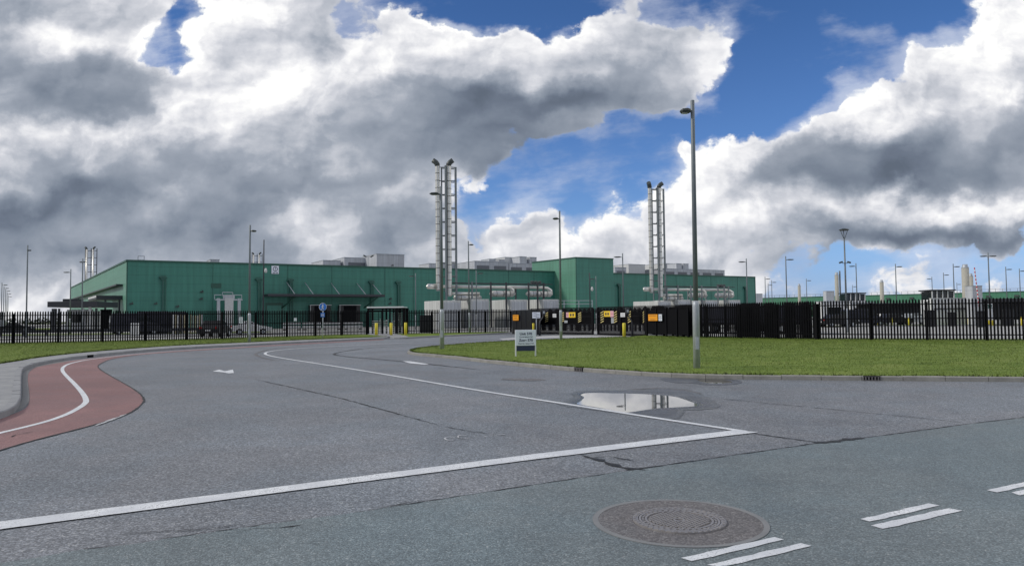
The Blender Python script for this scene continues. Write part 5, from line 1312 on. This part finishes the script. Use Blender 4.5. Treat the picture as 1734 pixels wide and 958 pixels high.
# barrier boom
p0 = base(1658.5, 75, .05); zb_ = zat(1658, 530, 75); top = pt(1650, 453, 75)-p0
e = empty('barrier_gate', p0, 'raised red and white striped barrier boom on a black base', 'barrier')
MB().box((0, 0, .65), (.42, .42, 1.3), 0, 0, .03).build('housing', 'black_paint', e)
bt = Vector((0, -.1, 1.15)); n_ = 26
bm1 = MB()
for k in range(n_): bm1.tube([bt.lerp(top, k/n_), bt.lerp(top, (k+1)/n_)], .055, 8, k % 2)
bm1.build('boom', ['white_paint', 'red_paint'], e)
for px, Y, w_, h_, lab in ((1575, 80, 1.0, 1.75, 'black equipment box left of the guard booth wall'), (1611, 82, .6, 1.5, 'black post box in front of the white wall'), (1662, 78, .55, 1.6, 'black box at the foot of the number board'), (1706, 80, 1.0, 1.7, 'black equipment box beneath the dark carport')):
    boxes('equipment_box', lab, 'equipment box', [('casing', 'black_paint', [((0, 0, h_/2), (w_, .6, h_))]), ('lid', 'dark_steel', [((0, 0, h_+.03), (w_+.1, .7, .06))])], base(px, Y, .05), 'black boxes along the inner road')
# carport
p0 = base(1682, 83, .05); H = zat(1700, 509, 83)
boxes('carport', 'dark open carport with a flat roof at the far right', 'carport', [('roof', 'dark_steel', [((4, 1.5, H), (9.2, 4.5, .4))]), ('back_wall', 'dark_steel', [((4, 3.4, H/2+.2), (8.6, .12, H-.8))])]+[('post', 'dark_steel', [((x, -.5, H/2), (.18, .18, H))]) for x in (.2, 4.2, 8.2)], p0)
# bollards right
rb = [(1478, 551), (1488, 551), (1510, 551), (1540, 551), (1618, 551), (1641, 551), (1652.5, 551), (1665, 551), (1675, 551), (1680, 551), (1707, 551), (1731, 551)]
nm = ['first from the left', 'second from the left', 'third from the left', 'fourth from the left, alone', 'at the left end of the white wall', 'below the big beige stack', 'left of the barrier base', 'right of the barrier base', 'left one under the number board', 'right one under the number board', 'beneath the carport', 'at the right edge of the photo']
for (x, y), l in zip(rb, nm): bollard(x, y+.8, 1.0, 'short yellow bollard behind the right fence, '+l, 0., .13)
# kerbs of the inner road and far lawn strips
def strip_w(a, b, w_, z, m, name): 
    a = Vector(a); b = Vector(b); d = (b-a).normalized(); n = Vector((-d.y, d.x, 0))*w_/2
    return struct(MB().prism([(a-n)[:2], (b-n)[:2], (b+n)[:2], (a+n)[:2]], .0, z, 0).build(name, m))
strip_w((22, 86, 0), (80, 82, 0), .35, .17, 'kerb_grey', 'kerb'); strip_w((24, 90, 0), (85, 86.5, 0), 5, .10, 'lawn', 'verge')
strip_w((-78, 74, 0), (-24, 79, 0), .4, .16, 'kerb_grey', 'kerb'); strip_w((-90, 86, 0), (-30, 90, 0), 6, .10, 'lawn', 'verge')
strip_w((-330, 190, 0), (-75, 150, 0), 30, .12, 'lawn', 'verge')
# far planting line on the left horizon
def hedge(px0, px1, Y, H, label, seed):
    rnd = random.Random(seed); p0 = base(px0, Y); p1 = base(px1, Y); L = (p1-p0).length; V = []; F = []
    for _ in range(900):
        x = rnd.random()*L; hh = H*(.55+.45*abs(math.sin(x*.35+seed))*rnd.uniform(.6, 1)); y = rnd.uniform(0, 3); z = rnd.random()*hh; s = rnd.uniform(.25, .7)
        a = Vector((rnd.uniform(-1, 1), rnd.uniform(-1, 1), rnd.uniform(-1, 1))).normalized()*s; b = Vector((rnd.uniform(-1, 1), rnd.uniform(-1, 1), rnd.uniform(-1, 1))).normalized()*s
        c = p0+Vector((x, y, z+.1)); k = len(V); V += [c+a, c+b, c-a, c-b]; F.append((k, k+1, k+2, k+3))
    me = bpy.data.meshes.new('hedge'); me.from_pydata([tuple(v) for v in V], [], F); me.materials.append(MATS['leaves']); o = bpy.data.objects.new('hedge', me); C.objects.link(o); tag(o, label, 'hedge', kind='stuff')
mat('leaves', (.028, .05, .02), .7, var=.4, scale=1.)
hedge(-60, 100, 420, 4.0, 'low distant dark green hedge line on the left horizon', 2)
hedge(1275, 1420, 330, 3.6, 'low distant dark hedge at the foot of the far green building', 5)

# dark low trailer behind the bend of the right fence
p0 = base(1258, 60, .05); tr_ = empty('flat_trailer', p0, 'long dark trailer parked behind the fence right of the nearest street lamp', 'trailer', None, -.55)
MB().box((0, 0, 1.55), (9.5, 2.3, 1.35), 0, 0, .05).build('body', 'container_blue', tr_); MB().box((0, 0, .8), (9.3, 1.0, .2)).build('chassis', 'dark_steel', tr_)
for x in (-3.6, -2.5, 3.2):
    for y in (-.95, .95): w_ = MB().tube([(x, y-.12, .42), (x, y+.12, .42)], .42, 16, 0, True, False).build('wheel', 'rubber', tr_); MB().tube([(x, y-.14, .42), (x, y+.14, .42)], .2, 10, 0, True, False).build('rim', 'galvanised', w_)
car(1418, 84, .2, 'dark car behind the right fence in front of the left white cabin', 'black_paint')
car(1462, 90, 0., 'dark van behind the right fence near the smaller guard booth', 'container_blue', van=True, L=5., Wc=2., Hc=2.0, cat='van', name='parked_van')
car(1512, 92, .1, 'dark car behind the right fence in front of the cabin behind the slim lamp', 'black_paint')
car(1550, 95, .1, 'silver car behind the right fence left of the black equipment box', 'galvanised')
boxes('dark_shelter', 'black open shelter behind the right fence near the round topped lamp', 'shelter', [('roof', 'dark_steel', [((0, 0, 2.7), (9, 2.5, .3))])]+[('post', 'dark_steel', [((x, -1, 1.3), (.14, .14, 2.6))]) for x in (-4.2, -1.4, 1.4, 4.2)]+[('back_wall', 'dark_steel', [((0, 1.1, 2.0), (8.8, .1, 1.1))])], base(1515, 98, .05))
